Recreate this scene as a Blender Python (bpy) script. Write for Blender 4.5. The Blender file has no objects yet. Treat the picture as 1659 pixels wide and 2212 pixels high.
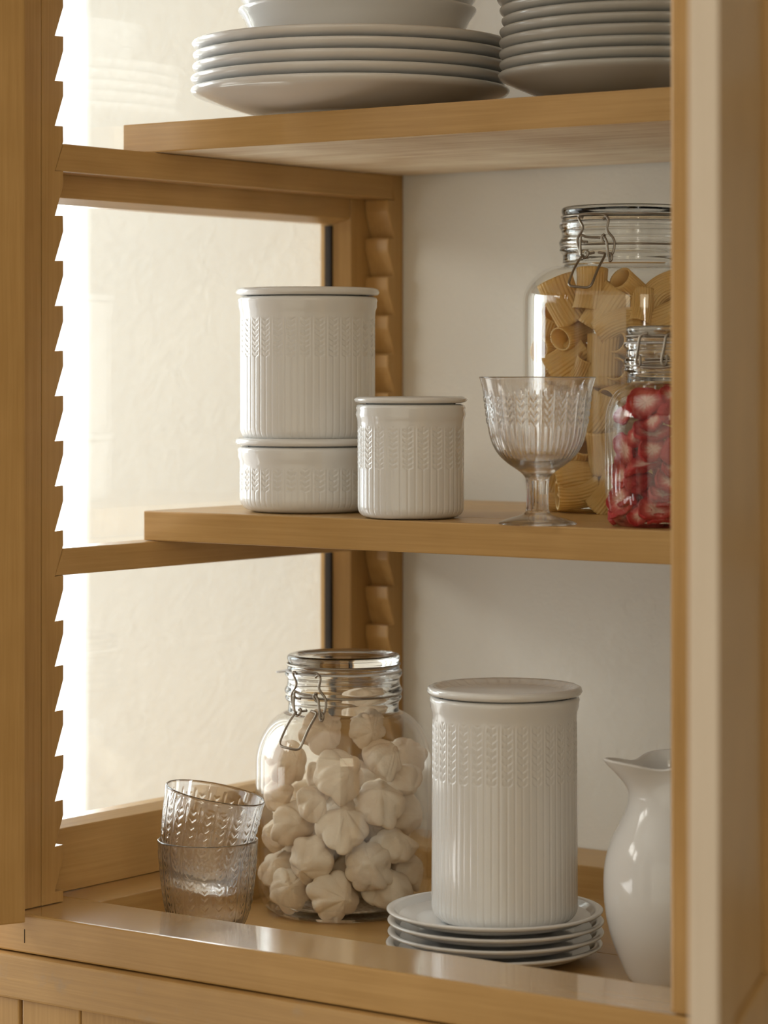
import bpy, bmesh, math, random
import numpy as np
from mathutils import Vector, Matrix

random.seed(7)
RNG = np.random.default_rng(7)
SC = bpy.context.scene
COL = SC.collection
PI = math.pi

# ------------------------------------------------------------------ camera
FPX = 6051.0
TH = math.radians(36.3)
FW = Vector((-math.sin(TH), math.cos(TH), 0))      # horizontal viewing direction
RT = Vector((math.cos(TH), math.sin(TH), 0))       # to the right of it
UP = Vector((0, 0, 1))
NR = -FW
CAM = Vector((1.5869, -1.8122, 1.55))

cam = bpy.data.cameras.new('camera')
cam.sensor_fit = 'HORIZONTAL'
cam.sensor_width = 36.0
cam.lens = 36.0 * FPX / 1659.0
cam.shift_y = -300.0 / 1659.0
cam.dof.use_dof = True
cam.dof.focus_distance = 2.27
cam.dof.aperture_fstop = 7.4
cam.clip_start = 0.05
cam_o = bpy.data.objects.new('camera', cam)
COL.objects.link(cam_o)
cam_o.location = CAM
cam_o.rotation_euler = (PI / 2, 0, TH)
SC.camera = cam_o
SC.view_settings.view_transform = 'Standard'
SC.view_settings.look = 'None'
SC.view_settings.gamma = 1.0
SC.view_settings.exposure = 0.08
SC.view_settings.use_curve_mapping = False
try:
    SC.cycles.max_bounces = 14
    SC.cycles.diffuse_bounces = 3
    SC.cycles.glossy_bounces = 3
    SC.cycles.transmission_bounces = 14
    SC.cycles.use_adaptive_sampling = True
    SC.cycles.adaptive_threshold = 0.1
    SC.cycles.transparent_max_bounces = 16
    SC.cycles.caustics_refractive = True
    SC.cycles.caustics_reflective = True
    SC.cycles.blur_glossy = 0.0
    SC.cycles.sample_clamp_indirect = 6.0
except Exception:
    pass

# ------------------------------------------------------------------ object helpers
def tag(o, label=None, cat=None, group=None, kind=None):
    if label: o['label'] = label
    if cat: o['category'] = cat
    if group: o['group'] = group
    if kind: o['kind'] = kind
    return o

def empty(name, loc, label, cat, group=None, rz=0.0):
    o = bpy.data.objects.new(name, None)
    o.empty_display_size = 0.02
    COL.objects.link(o)
    o.location = loc
    o.rotation_euler = (0, 0, rz)
    return tag(o, label, cat, group)

def link_mesh(name, me, mats, parent=None, loc=None):
    o = bpy.data.objects.new(name, me)
    COL.objects.link(o)
    for m in (mats if isinstance(mats, (list, tuple)) else [mats]):
        if m is not None and len(o.data.materials) < 8 and not any(x == m for x in o.data.materials):
            o.data.materials.append(m)
    if parent is not None: o.parent = parent
    if loc is not None: o.location = loc
    return o

def np_mesh(name, V, Q, T=None, smooth=True):
    """mesh from a vertex array, a quad array and an optional triangle array"""
    me = bpy.data.meshes.new(name)
    nq = len(Q); nt = 0 if T is None else len(T)
    me.vertices.add(len(V)); me.vertices.foreach_set('co', np.asarray(V, np.float32).ravel())
    idx = np.asarray(Q, np.int32).ravel()
    if nt: idx = np.concatenate([idx, np.asarray(T, np.int32).ravel()])
    me.loops.add(len(idx)); me.loops.foreach_set('vertex_index', idx)
    st = np.concatenate([np.arange(nq) * 4, nq * 4 + np.arange(nt) * 3]).astype(np.int32)
    me.polygons.add(nq + nt); me.polygons.foreach_set('loop_start', st)
    me.update(calc_edges=True)
    me.validate()
    if smooth:
        me.polygons.foreach_set('use_smooth', np.ones(len(me.polygons), bool))
    me.update()
    return me

def boxes_mesh(name, bxs, bevel=0.0012, seg=2):
    bm = bmesh.new()
    for (x0, x1, y0, y1, z0, z1) in bxs:
        m = Matrix.Translation(((x0+x1)/2, (y0+y1)/2, (z0+z1)/2)) @ Matrix.Diagonal((x1-x0, y1-y0, z1-z0, 1))
        bmesh.ops.create_cube(bm, size=1.0, matrix=m)
    if bevel:
        bmesh.ops.bevel(bm, geom=list(bm.edges), offset=bevel, segments=seg, profile=0.6, affect='EDGES')
    me = bpy.data.meshes.new(name)
    bm.to_mesh(me); bm.free()
    return me

def box(name, b, mat, parent=None, bevel=0.0012):
    return link_mesh(name, boxes_mesh(name, [b], bevel), mat, parent)

def prism(name, poly, axis, a0, a1, mat, parent=None, bevel=0.0008):
    """extrude a polygon; axis 'x': poly is (y,z); axis 'y': poly is (x,z); axis 'z': poly is (x,y)"""
    bm = bmesh.new()
    f = {'x': lambda p, a: (a, p[0], p[1]), 'y': lambda p, a: (p[0], a, p[1]), 'z': lambda p, a: (p[0], p[1], a)}[axis]
    A = [bm.verts.new(f(p, a0)) for p in poly]
    B = [bm.verts.new(f(p, a1)) for p in poly]
    n = len(poly)
    bm.faces.new(A); bm.faces.new(list(reversed(B)))
    for i in range(n):
        bm.faces.new([A[i], B[i], B[(i+1) % n], A[(i+1) % n]])
    bmesh.ops.recalc_face_normals(bm, faces=bm.faces)
    if bevel:
        bmesh.ops.bevel(bm, geom=list(bm.edges), offset=bevel, segments=2, profile=0.6, affect='EDGES')
    me = bpy.data.meshes.new(name)
    bm.to_mesh(me); bm.free()
    return link_mesh(name, me, mat, parent)

def chaikin(P, n=2):
    P = [tuple(p) for p in P]
    for _ in range(n):
        Q = [P[0]]
        for a, b in zip(P[:-1], P[1:]):
            Q.append((a[0]*.75 + b[0]*.25, a[1]*.75 + b[1]*.25))
            Q.append((a[0]*.25 + b[0]*.75, a[1]*.25 + b[1]*.75))
        Q.append(P[-1])
        P = Q
    return P

def lathe(name, prof, seg=96, disp=None):
    """prof: list of (r,z); r==0 at an end closes it with a fan. disp(theta, i, r, z) -> radial offset"""
    prof = list(prof)
    th = np.arange(seg) * 2*PI/seg
    ct, st = np.cos(th), np.sin(th)
    V = []; rows = []; fans = []
    for i, (r, z) in enumerate(prof):
        if r <= 1e-9 and i in (0, len(prof)-1):
            fans.append((i, len(V))); V.append(np.array([[0, 0, z]])); rows.append(None)
            V_len = sum(len(v) for v in V)
            continue
        rr = np.full(seg, r)
        if disp is not None: rr = rr + disp(th, i, r, z)
        rows.append('ring'); V.append(np.stack([rr*ct, rr*st, np.full(seg, z)], 1))
    starts = np.cumsum([0] + [len(v) for v in V])
    V = np.concatenate(V)
    Q = []; T = []
    a = np.arange(seg); b = (a+1) % seg
    for i in range(len(prof)-1):
        s0, s1 = starts[i], starts[i+1]
        if rows[i] and rows[i+1]:
            Q.append(np.stack([s0+a, s0+b, s1+b, s1+a], 1))
        elif rows[i] and not rows[i+1]:
            T.append(np.stack([s0+a, s0+b, np.full(seg, s1)], 1))
        elif rows[i+1]:
            T.append(np.stack([np.full(seg, s0), s1+b, s1+a], 1))
    Q = np.concatenate(Q)
    T = np.concatenate(T) if T else None
    return np_mesh(name, V, Q, T)

def resample(P, step):
    out = [P[0]]
    for a, b in zip(P[:-1], P[1:]):
        L = math.hypot(b[0]-a[0], b[1]-a[1]); n = max(1, int(math.ceil(L/step)))
        for k in range(1, n+1):
            out.append((a[0]+(b[0]-a[0])*k/n, a[1]+(b[1]-a[1])*k/n))
    return out

def smooth_path(P, n=2, closed=False):
    P = [Vector(p) for p in P]
    for _ in range(n):
        Q = []
        m = len(P)
        if closed:
            for i in range(m):
                a, b = P[i], P[(i+1) % m]
                Q += [a*.75+b*.25, a*.25+b*.75]
        else:
            Q.append(P[0])
            for i in range(m-1):
                a, b = P[i], P[i+1]
                Q += [a*.75+b*.25, a*.25+b*.75]
            Q.append(P[-1])
        P = Q
    return P

def tube_arrays(P, r, k=8, closed=False, off=0):
    n = len(P)
    V = []; Q = []; T = []
    prev = None
    for i in range(n):
        if closed: t = (P[(i+1) % n] - P[i-1])
        else: t = P[min(i+1, n-1)] - P[max(i-1, 0)]
        t = t.normalized()
        if prev is None:
            u = t.orthogonal().normalized()
        else:
            u = (prev - t*prev.dot(t))
            u = u.normalized() if u.length > 1e-6 else t.orthogonal().normalized()
        prev = u
        w = t.cross(u)
        for j in range(k):
            a = 2*PI*j/k
            V.append(P[i] + (u*math.cos(a) + w*math.sin(a))*r)
    rng = n if closed else n-1
    for i in range(rng):
        i2 = (i+1) % n
        for j in range(k):
            j2 = (j+1) % k
            Q.append((off+i*k+j, off+i*k+j2, off+i2*k+j2, off+i2*k+j))
    if not closed:
        c0 = len(V); V.append(P[0]); c1 = len(V); V.append(P[-1])
        for j in range(k):
            T.append((off+c0, off+(j+1) % k, off+j))
            T.append((off+c1, off+(n-1)*k+j, off+(n-1)*k+(j+1) % k))
    return V, Q, T

def tubes(name, paths, r, mat, parent=None, k=8):
    V = []; Q = []; T = []
    for p, closed in paths:
        v, q, t = tube_arrays([Vector(x) for x in p], r, k, closed, len(V))
        V += v; Q += q; T += t
    me = np_mesh(name, np.array([tuple(v) for v in V]), np.array(Q), np.array(T) if T else None)
    return link_mesh(name, me, mat, parent)

# ------------------------------------------------------------------ materials
def new_mat(name):
    m = bpy.data.materials.new(name); m.use_nodes = True
    nt = m.node_tree
    return m, nt, nt.nodes, nt.links, nt.nodes['Principled BSDF']

def srgb(r, g, b):
    f = lambda c: (c/255/12.92) if c/255 <= 0.04045 else ((c/255+0.055)/1.055)**2.4
    return (f(r), f(g), f(b), 1)

def wood(name, c_dark, c_light, grain, rough=(0.28, 0.42), bump=0.12, wear=None, fine=1.0):
    """painted or raw timber; grain is 'x','y' or 'z'"""
    m, nt, N, L, P = new_mat(name)
    tc = N.new('ShaderNodeTexCoord')
    mp = N.new('ShaderNodeMapping')
    s = [150*fine]*3; s['xyz'.index(grain)] = 4.0
    mp.inputs['Scale'].default_value = s
    L.new(tc.outputs['Object'], mp.inputs['Vector'])
    n1 = N.new('ShaderNodeTexNoise'); n1.inputs['Scale'].default_value = 2.2
    n1.inputs['Detail'].default_value = 6; n1.inputs['Roughness'].default_value = 0.6
    L.new(mp.outputs[0], n1.inputs['Vector'])
    n2 = N.new('ShaderNodeTexNoise'); n2.inputs['Scale'].default_value = 14; n2.inputs['Detail'].default_value = 3
    L.new(tc.outputs['Object'], n2.inputs['Vector'])
    mx = N.new('ShaderNodeMath'); mx.operation = 'MULTIPLY_ADD'
    mx.inputs[1].default_value = 0.6
    L.new(n1.outputs['Fac'], mx.inputs[0])
    m2 = N.new('ShaderNodeMath'); m2.operation = 'MULTIPLY'; m2.inputs[1].default_value = 0.4
    L.new(n2.outputs['Fac'], m2.inputs[0]); L.new(m2.outputs[0], mx.inputs[2])
    cr = N.new('ShaderNodeValToRGB')
    cr.color_ramp.elements[0].position = 0.32; cr.color_ramp.elements[0].color = c_dark
    cr.color_ramp.elements[1].position = 0.66; cr.color_ramp.elements[1].color = c_light
    L.new(mx.outputs[0], cr.inputs['Fac'])
    col = cr.outputs['Color']
    if wear:
        n3 = N.new('ShaderNodeTexNoise'); n3.inputs['Scale'].default_value = 34; n3.inputs['Detail'].default_value = 8
        n3.inputs['Roughness'].default_value = 0.65
        L.new(tc.outputs['Object'], n3.inputs['Vector'])
        r3 = N.new('ShaderNodeValToRGB')
        r3.color_ramp.elements[0].position = 0.58; r3.color_ramp.elements[0].color = (0, 0, 0, 1)
        r3.color_ramp.elements[1].position = 0.70; r3.color_ramp.elements[1].color = (1, 1, 1, 1)
        L.new(n3.outputs['Fac'], r3.inputs['Fac'])
        mix = N.new('ShaderNodeMix'); mix.data_type = 'RGBA'
        L.new(r3.outputs['Color'], mix.inputs['Factor']); L.new(col, mix.inputs['A']); mix.inputs['B'].default_value = wear
        col = mix.outputs['Result']
    L.new(col, P.inputs['Base Color'])
    rr = N.new('ShaderNodeMapRange'); rr.inputs['To Min'].default_value = rough[0]; rr.inputs['To Max'].default_value = rough[1]
    L.new(n1.outputs['Fac'], rr.inputs['Value']); L.new(rr.outputs[0], P.inputs['Roughness'])
    bp = N.new('ShaderNodeBump'); bp.inputs['Strength'].default_value = bump; bp.inputs['Distance'].default_value = 0.001
    L.new(mx.outputs[0], bp.inputs['Height']); L.new(bp.outputs[0], P.inputs['Normal'])
    return m

OD = (0.44, 0.258, 0.086, 1); OL = (0.56, 0.343, 0.130, 1)
M = {}
for ax in 'xyz':
    M['paint_'+ax] = wood('ochre_paint_'+ax, OD, OL, ax)
M['paint_polished'] = wood('ochre_paint_polished', OD, OL, 'x', rough=(0.2, 0.3), bump=0.06)
M['paint_worn'] = wood('ochre_paint_worn', OD, OL, 'x', rough=(0.4, 0.6), bump=0.3, wear=(0.47, 0.31, 0.15, 1))
M['raw_wood'] = wood('pale_raw_wood', (0.62, 0.44, 0.26, 1), (0.93, 0.82, 0.62, 1), 'x', rough=(0.5, 0.6), bump=0.2, fine=0.22)
M['edge_wood'] = wood('pale_door_edge', (0.78, 0.66, 0.52, 1), (0.84, 0.72, 0.58, 1), 'z', rough=(0.4, 0.5), bump=0.05)

for ax, cw in zip('xyz', (0.12, 0.2, 0.12)):
    P = M['paint_'+ax].node_tree.nodes['Principled BSDF']
    P.inputs['Coat Weight'].default_value = cw*0.4; P.inputs['Coat Roughness'].default_value = 0.2; P.inputs['Specular IOR Level'].default_value = 0.28

P = M['paint_polished'].node_tree.nodes['Principled BSDF']
P.inputs['Coat Weight'].default_value = 1.0; P.inputs['Coat Roughness'].default_value = 0.10

def plain(name, col, rough=0.5, metallic=0.0, **kw):
    m, nt, N, L, P = new_mat(name)
    P.inputs['Base Color'].default_value = col
    P.inputs['Roughness'].default_value = rough
    P.inputs['Metallic'].default_value = metallic
    for k, v in kw.items():
        P.inputs[k].default_value = v
    return m, N, L, P

def porcelain(name, col, rough=0.10):
    m, N, L, P = plain(name, col, rough)
    P.inputs['IOR'].default_value = 1.52
    tc = N.new('ShaderNodeTexCoord'); n = N.new('ShaderNodeTexNoise'); n.inputs['Scale'].default_value = 28; n.inputs['Detail'].default_value = 2
    L.new(tc.outputs['Object'], n.inputs['Vector'])
    b = N.new('ShaderNodeBump'); b.inputs['Strength'].default_value = 0.05; b.inputs['Distance'].default_value = 0.002
    L.new(n.outputs['Fac'], b.inputs['Height']); L.new(b.outputs[0], P.inputs['Normal'])
    return m
M['white'] = porcelain('white_porcelain', (0.80, 0.795, 0.78, 1))
M['grey'] = porcelain('grey_stoneware', (0.50, 0.49, 0.45, 1), 0.16)  # white porcelain darkened to grey: the right stack's shade put into its colour

m, N, L, P = plain('wall_plaster', (0.78, 0.755, 0.69, 1), 0.85)
tc = N.new('ShaderNodeTexCoord')
n = N.new('ShaderNodeTexNoise'); n.inputs['Scale'].default_value = 150; n.inputs['Detail'].default_value = 5; n.inputs['Roughness'].default_value = 0.55
L.new(tc.outputs['Object'], n.inputs['Vector'])
n2 = N.new('ShaderNodeTexNoise'); n2.inputs['Scale'].default_value = 45; n2.inputs['Detail'].default_value = 3
L.new(tc.outputs['Object'], n2.inputs['Vector'])
ad = N.new('ShaderNodeMath'); ad.operation = 'ADD'
L.new(n.outputs['Fac'], ad.inputs[0]); L.new(n2.outputs['Fac'], ad.inputs[1])
b = N.new('ShaderNodeBump'); b.inputs['Strength'].default_value = 0.4; b.inputs['Distance'].default_value = 0.0018
L.new(ad.outputs[0], b.inputs['Height']); L.new(b.outputs[0], P.inputs['Normal'])
M['wall'] = m
M['floor'] = wood('oak_floor', (0.22, 0.14, 0.08, 1), (0.33, 0.22, 0.13, 1), 'x', bump=0.1)
M['ceiling'] = plain('ceiling_paint', (0.8, 0.78, 0.74, 1), 0.9)[0]
M['trim'] = plain('white_trim', (0.85, 0.84, 0.82, 1), 0.4)[0]
M['dark'] = plain('dark_gap', (0.02, 0.013, 0.008, 1), 0.9)[0]

def thin_glass(name, tint=(0.985, 0.99, 0.985, 1)):
    """a flat window pane: straight-through transparency plus Fresnel reflection"""
    m = bpy.data.materials.new(name); m.use_nodes = True
    nt = m.node_tree; N = nt.nodes; L = nt.links
    N.remove(N['Principled BSDF'])
    tr = N.new('ShaderNodeBsdfTransparent'); tr.inputs['Color'].default_value = tint
    gl = N.new('ShaderNodeBsdfGlossy')
    gl.inputs['Roughness'].default_value = 0.015; gl.inputs['Color'].default_value = (1, 1, 1, 1)
    fr = N.new('ShaderNodeFresnel')
    ge = N.new('ShaderNodeNewGeometry')              # the same reflectance on both faces of the sheet
    io = N.new('ShaderNodeMapRange'); io.inputs['To Min'].default_value = 1.5; io.inputs['To Max'].default_value = 1/1.5
    L.new(ge.outputs['Backfacing'], io.inputs['Value']); L.new(io.outputs[0], fr.inputs['IOR'])
    mx = N.new('ShaderNodeMixShader')
    L.new(fr.outputs[0], mx.inputs[0]); L.new(tr.outputs[0], mx.inputs[1]); L.new(gl.outputs[0], mx.inputs[2])
    L.new(mx.outputs[0], N['Material Output'].inputs['Surface'])
    return m
M['pane'] = thin_glass('window_glass')
M['jar_wall'] = thin_glass('jar_wall_glass', (0.992, 0.995, 0.99, 1))

def solid_glass(name, col=(1, 1, 1, 1), ior=1.48, rough=0.0):
    m, N, L, P = plain(name, col, rough)
    P.inputs['Transmission Weight'].default_value = 1.0
    P.inputs['IOR'].default_value = ior
    return m
def clear_glass(name):
    """bright thin table glass: part of the light passes straight through"""
    m = bpy.data.materials.new(name); m.use_nodes = True
    nt = m.node_tree; N = nt.nodes; L = nt.links
    N.remove(N['Principled BSDF'])
    rf = N.new('ShaderNodeBsdfGlass'); rf.inputs['IOR'].default_value = 1.46; rf.inputs['Roughness'].default_value = 0.0
    tr = N.new('ShaderNodeBsdfTransparent')
    mx = N.new('ShaderNodeMixShader'); mx.inputs[0].default_value = 0.15
    L.new(rf.outputs[0], mx.inputs[1]); L.new(tr.outputs[0], mx.inputs[2])
    L.new(mx.outputs[0], N['Material Output'].inputs['Surface'])
    return m
M['glass'] = clear_glass('clear_glass')
M['jar_glass'] = solid_glass('jar_glass', (0.985, 0.995, 0.985, 1), 1.47)
M['gasket'] = plain('milky_rubber', (0.9, 0.9, 0.9, 1), 0.45, **{'Transmission Weight': 0.35})[0]
M['steel'] = plain('steel_wire', (0.34, 0.30, 0.25, 1), 0.34, 1.0)[0]

def food(name, c1, c2, scale, rough, transl, transl_col, bump=0.2, dist=0.001, fine=None):
    """diffuse food with some light coming through it"""
    m, nt, N, L, P = new_mat(name)
    tc = N.new('ShaderNodeTexCoord')
    n = N.new('ShaderNodeTexNoise'); n.inputs['Scale'].default_value = scale; n.inputs['Detail'].default_value = 5
    L.new(tc.outputs['Object'], n.inputs['Vector'])
    cr = N.new('ShaderNodeValToRGB')
    cr.color_ramp.elements[0].position = 0.35; cr.color_ramp.elements[0].color = c1
    cr.color_ramp.elements[1].position = 0.65; cr.color_ramp.elements[1].color = c2
    L.new(n.outputs['Fac'], cr.inputs['Fac']); L.new(cr.outputs['Color'], P.inputs['Base Color'])
    P.inputs['Roughness'].default_value = rough
    b = N.new('ShaderNodeBump'); b.inputs['Strength'].default_value = bump; b.inputs['Distance'].default_value = dist
    n4 = N.new('ShaderNodeTexNoise'); n4.inputs['Scale'].default_value = fine or scale*4; n4.inputs['Detail'].default_value = 4
    L.new(tc.outputs['Object'], n4.inputs['Vector'])
    L.new(n4.outputs['Fac'], b.inputs['Height']); L.new(b.outputs[0], P.inputs['Normal'])
    t = N.new('ShaderNodeBsdfTranslucent'); t.inputs['Color'].default_value = transl_col
    mx = N.new('ShaderNodeMixShader'); mx.inputs[0].default_value = transl
    L.new(P.outputs[0], mx.inputs[1]); L.new(t.outputs[0], mx.inputs[2])
    L.new(mx.outputs[0], N['Material Output'].inputs['Surface'])
    return m
M['meringue'] = food('meringue', (0.88, 0.74, 0.56, 1), (0.95, 0.85, 0.69, 1), 1.3, 0.75, 0.18, (0.95, 0.62, 0.34, 1), 0.45, 0.0012, 9)
M['pasta'] = food('dry_pasta', (0.85, 0.57, 0.20, 1), (0.92, 0.68, 0.29, 1), 0.9, 0.5, 0.30, (0.95, 0.62, 0.10, 1), 0.1, 0.0005, 12)
M['crumbs'] = food('sugar_crumbs', (0.55, 0.42, 0.30, 1), (0.86, 0.76, 0.62, 1), 300, 0.9, 0.0, (1, 1, 1, 1), 0.8, 0.002, 600)

def strawberry_mat():
    m, nt, N, L, P = new_mat('dried_strawberry')
    at = N.new('ShaderNodeAttribute'); at.attribute_name = 'flesh'
    tc = N.new('ShaderNodeTexCoord')
    n = N.new('ShaderNodeTexNoise'); n.inputs['Scale'].default_value = 4.5; n.inputs['Detail'].default_value = 4
    L.new(tc.outputs['Object'], n.inputs['Vector'])
    ad = N.new('ShaderNodeMath'); ad.operation = 'MULTIPLY_ADD'; ad.inputs[1].default_value = 0.30
    L.new(n.outputs['Fac'], ad.inputs[0]); L.new(at.outputs['Fac'], ad.inputs[2])
    cr = N.new('ShaderNodeValToRGB')
    e = cr.color_ramp.elements
    e[0].position = 0.20; e[0].color = (0.40, 0.018, 0.016, 1)
    e[1].position = 1.0; e[1].color = (0.78, 0.52, 0.42, 1)
    k = e.new(0.52); k.color = (0.55, 0.070, 0.055, 1)
    k = e.new(0.80); k.color = (0.66, 0.24, 0.19, 1)
    L.new(ad.outputs[0], cr.inputs['Fac'])
    v = N.new('ShaderNodeTexVoronoi'); v.inputs['Scale'].default_value = 7.5
    L.new(tc.outputs['Object'], v.inputs['Vector'])
    vr = N.new('ShaderNodeValToRGB')
    vr.color_ramp.elements[0].position = 0.10; vr.color_ramp.elements[0].color = (0.75, 0.45, 0.2, 1)
    vr.color_ramp.elements[1].position = 0.26; vr.color_ramp.elements[1].color = (0, 0, 0, 1)
    L.new(v.outputs['Distance'], vr.inputs['Fac'])
    inv = N.new('ShaderNodeMapRange'); inv.inputs['From Min'].default_value = 0.0; inv.inputs['From Max'].default_value = 0.18
    inv.inputs['To Min'].default_value = 0.6; inv.inputs['To Max'].default_value = 0.0
    L.new(at.outputs['Fac'], inv.inputs['Value'])
    sep = N.new('ShaderNodeMath'); sep.operation = 'MULTIPLY'
    L.new(vr.outputs['Color'], sep.inputs[0]); L.new(inv.outputs[0], sep.inputs[1])
    mix = N.new('ShaderNodeMix'); mix.data_type = 'RGBA'
    L.new(sep.outputs[0], mix.inputs['Factor']); L.new(cr.outputs['Color'], mix.inputs['A']); mix.inputs['B'].default_value = (0.75, 0.42, 0.22, 1)
    L.new(mix.outputs['Result'], P.inputs['Base Color'])
    P.inputs['Roughness'].default_value = 0.62
    b = N.new('ShaderNodeBump'); b.inputs['Strength'].default_value = 0.7; b.inputs['Distance'].default_value = 0.0012
    L.new(n.outputs['Fac'], b.inputs['Height']); L.new(b.outputs[0], P.inputs['Normal'])
    return m
M['berry'] = strawberry_mat()

# ------------------------------------------------------------------ the room
WALL_Y = 0.358
def struct(name, o, **k):
    o.name = name
    o['kind'] = 'structure'
    return o
# the wall behind the cabinet ends in a rounded reveal where a window opens to its left
WX = -0.408; RV = 0.022
arc = [(WX+RV-RV*math.sin(a), WALL_Y+RV-RV*math.cos(a)) for a in np.linspace(0, PI/2, 12)]
bm_ = bmesh.new()
poly = [(2.6, WALL_Y)] + arc + [(WX, WALL_Y+0.22), (2.6, WALL_Y+0.22)]
A = [bm_.verts.new((p[0], p[1], 0)) for p in poly]; B = [bm_.verts.new((p[0], p[1], 2.7)) for p in poly]
bm_.faces.new(A); bm_.faces.new(list(reversed(B)))
for q in range(len(poly)):
    fc = bm_.faces.new([A[q], B[q], B[(q+1) % len(poly)], A[(q+1) % len(poly)]])
    fc.smooth = 1 <= q <= len(arc)-1
bmesh.ops.recalc_face_normals(bm_, faces=bm_.faces)
me = bpy.data.meshes.new('wall_back'); bm_.to_mesh(me); bm_.free()
struct('wall_back', link_mesh('wall_back', me, M['wall']))
far = boxes_mesh('wall_back_left', [(-1.31, -0.95, WALL_Y, WALL_Y+0.22, 0, 2.7), (-0.95, WX, WALL_Y, WALL_Y+0.22, 0, 0.6), (-0.95, WX, WALL_Y, WALL_Y+0.22, 2.4, 2.7)], 0)
struct('wall_back_left', link_mesh('wall_back_left', far, M['wall']))
win = boxes_mesh('window_1', [(-0.95, -0.89, WALL_Y+.12, WALL_Y+.17, 0.6, 2.4), (WX-0.05, WX, WALL_Y+.12, WALL_Y+.17, 0.6, 2.4),
                              (-0.89, WX-.05, WALL_Y+.12, WALL_Y+.17, 0.6, 0.66), (-0.89, WX-.05, WALL_Y+.12, WALL_Y+.17, 2.34, 2.4)], 0.002)
struct('window_1', link_mesh('window_1', win, M['trim']))
WLX = -1.25
wy0, wy1, wz0, wz1 = -3.1, 0.34, 0.25, 2.35
wl = boxes_mesh('wall_left', [(WLX-0.16, WLX, wy1, WALL_Y, 0, 2.7), (WLX-0.16, WLX, -4.4, wy0, 0, 2.7),
                              (WLX-0.16, WLX, wy0, wy1, 0, wz0), (WLX-0.16, WLX, wy0, wy1, wz1, 2.7)], 0)
struct('wall_left', link_mesh('wall_left', wl, M['wall']))
win = boxes_mesh('window_2', [(WLX-0.13, WLX-0.08, wy0, wy0+0.05, wz0, wz1), (WLX-0.13, WLX-0.08, wy1-.05, wy1, wz0, wz1), (WLX-0.13, WLX-0.08, wy0+.05, wy1-.05, wz0, wz0+0.05),
                              (WLX-0.13, WLX-0.08, wy0+.05, wy1-.05, wz1-0.05, wz1)], 0.002)
struct('window_2', link_mesh('window_2', win, M['trim']))
struct('floor', box('floor', (-1.32, 4.5, -4.5, WALL_Y, -0.1, 0.0), M['floor'], bevel=0))
struct('ceiling', box('ceiling', (-1.32, 4.5, -4.5, WALL_Y, 2.7, 2.8), M['ceiling'], bevel=0))

def area(name, loc, direction, sx, sy, radiance, col):
    l = bpy.data.lights.new(name, 'AREA'); l.shape = 'RECTANGLE'; l.size = sx; l.size_y = sy
    l.energy = radiance * sx * sy * PI          # W for a given radiance
    l.color = col
    o = bpy.data.objects.new(name, l); COL.objects.link(o)
    o.location = loc
    o.rotation_euler = Vector(direction).to_track_quat('-Z', 'Y').to_euler()
    return o
area('left_window_daylight', (WLX-0.18, 0.02, 1.80), (1, 0, 0), 0.64, 1.0, 8.8, (0.88, 0.97, 1.0))
area('left_window_daylight', (WLX-0.18, 0.02, 0.80), (1, 0, 0), 0.64, 1.0, 3.0, (1.0, 0.97, 0.92))
area('left_window_daylight', (WLX-0.18, -0.60, 1.35), (1, 0, 0), 0.6, 1.6, 2.3, (1.0, 0.98, 0.98))
area('left_window_daylight', (WLX-0.18, -1.50, 2.10), (1, 0, 0), 1.1, 0.4, 9.0, (1.0, 0.97, 0.90))
area('left_window_daylight', (WLX-0.18, -1.50, 0.90), (1, 0, 0), 1.1, 0.4, 4.5, (1.0, 0.98, 0.95))
area('back_window_daylight', (-0.60, WALL_Y+0.34, 1.5), (0.0, -1, 0), 0.5, 1.8, 15.0, (0.88, 0.96, 1.0))
area('room_daylight', (1.1, -3.6, 1.35), (-0.2, 1, 0.0), 2.6, 2.4, 0.76, (1.0, 0.91, 0.71))  # unseen fill lamp added in front, standing in for bounce from the room
area('right_room_daylight', (2.75, -2.5, 2.2), (-0.7, 0.7, -0.3), 1.6, 0.9, 2.6, (1.0, 0.86, 0.60))  # added fill lamp out of view at the front right
m_sky = bpy.data.materials.new('bright_sky'); m_sky.use_nodes = True
nt = m_sky.node_tree; nt.nodes.remove(nt.nodes['Principled BSDF'])
em = nt.nodes.new('ShaderNodeEmission'); em.inputs['Color'].default_value = (0.97, 0.985, 1.0, 1); em.inputs['Strength'].default_value = 1.4
nt.links.new(em.outputs[0], nt.nodes['Material Output'].inputs['Surface'])
struct('sky', box('sky', (-3.6, 0.4, 1.8, 1.82, -0.5, 3.6), m_sky, bevel=0))
area('far_window', (3.2, -2.2, 1.5), (-0.8, 0.6, 0), 0.10, 1.3, 13.0, (1.0, 0.95, 0.88))  # narrow unseen lamp added to draw streak highlights on the glazes
w = bpy.data.worlds.new('world'); SC.world = w; w.use_nodes = True
w.node_tree.nodes['Background'].inputs['Color'].default_value = (1.0, 0.92, 0.82, 1)
w.node_tree.nodes['Background'].inputs['Strength'].default_value = 0.09

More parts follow.
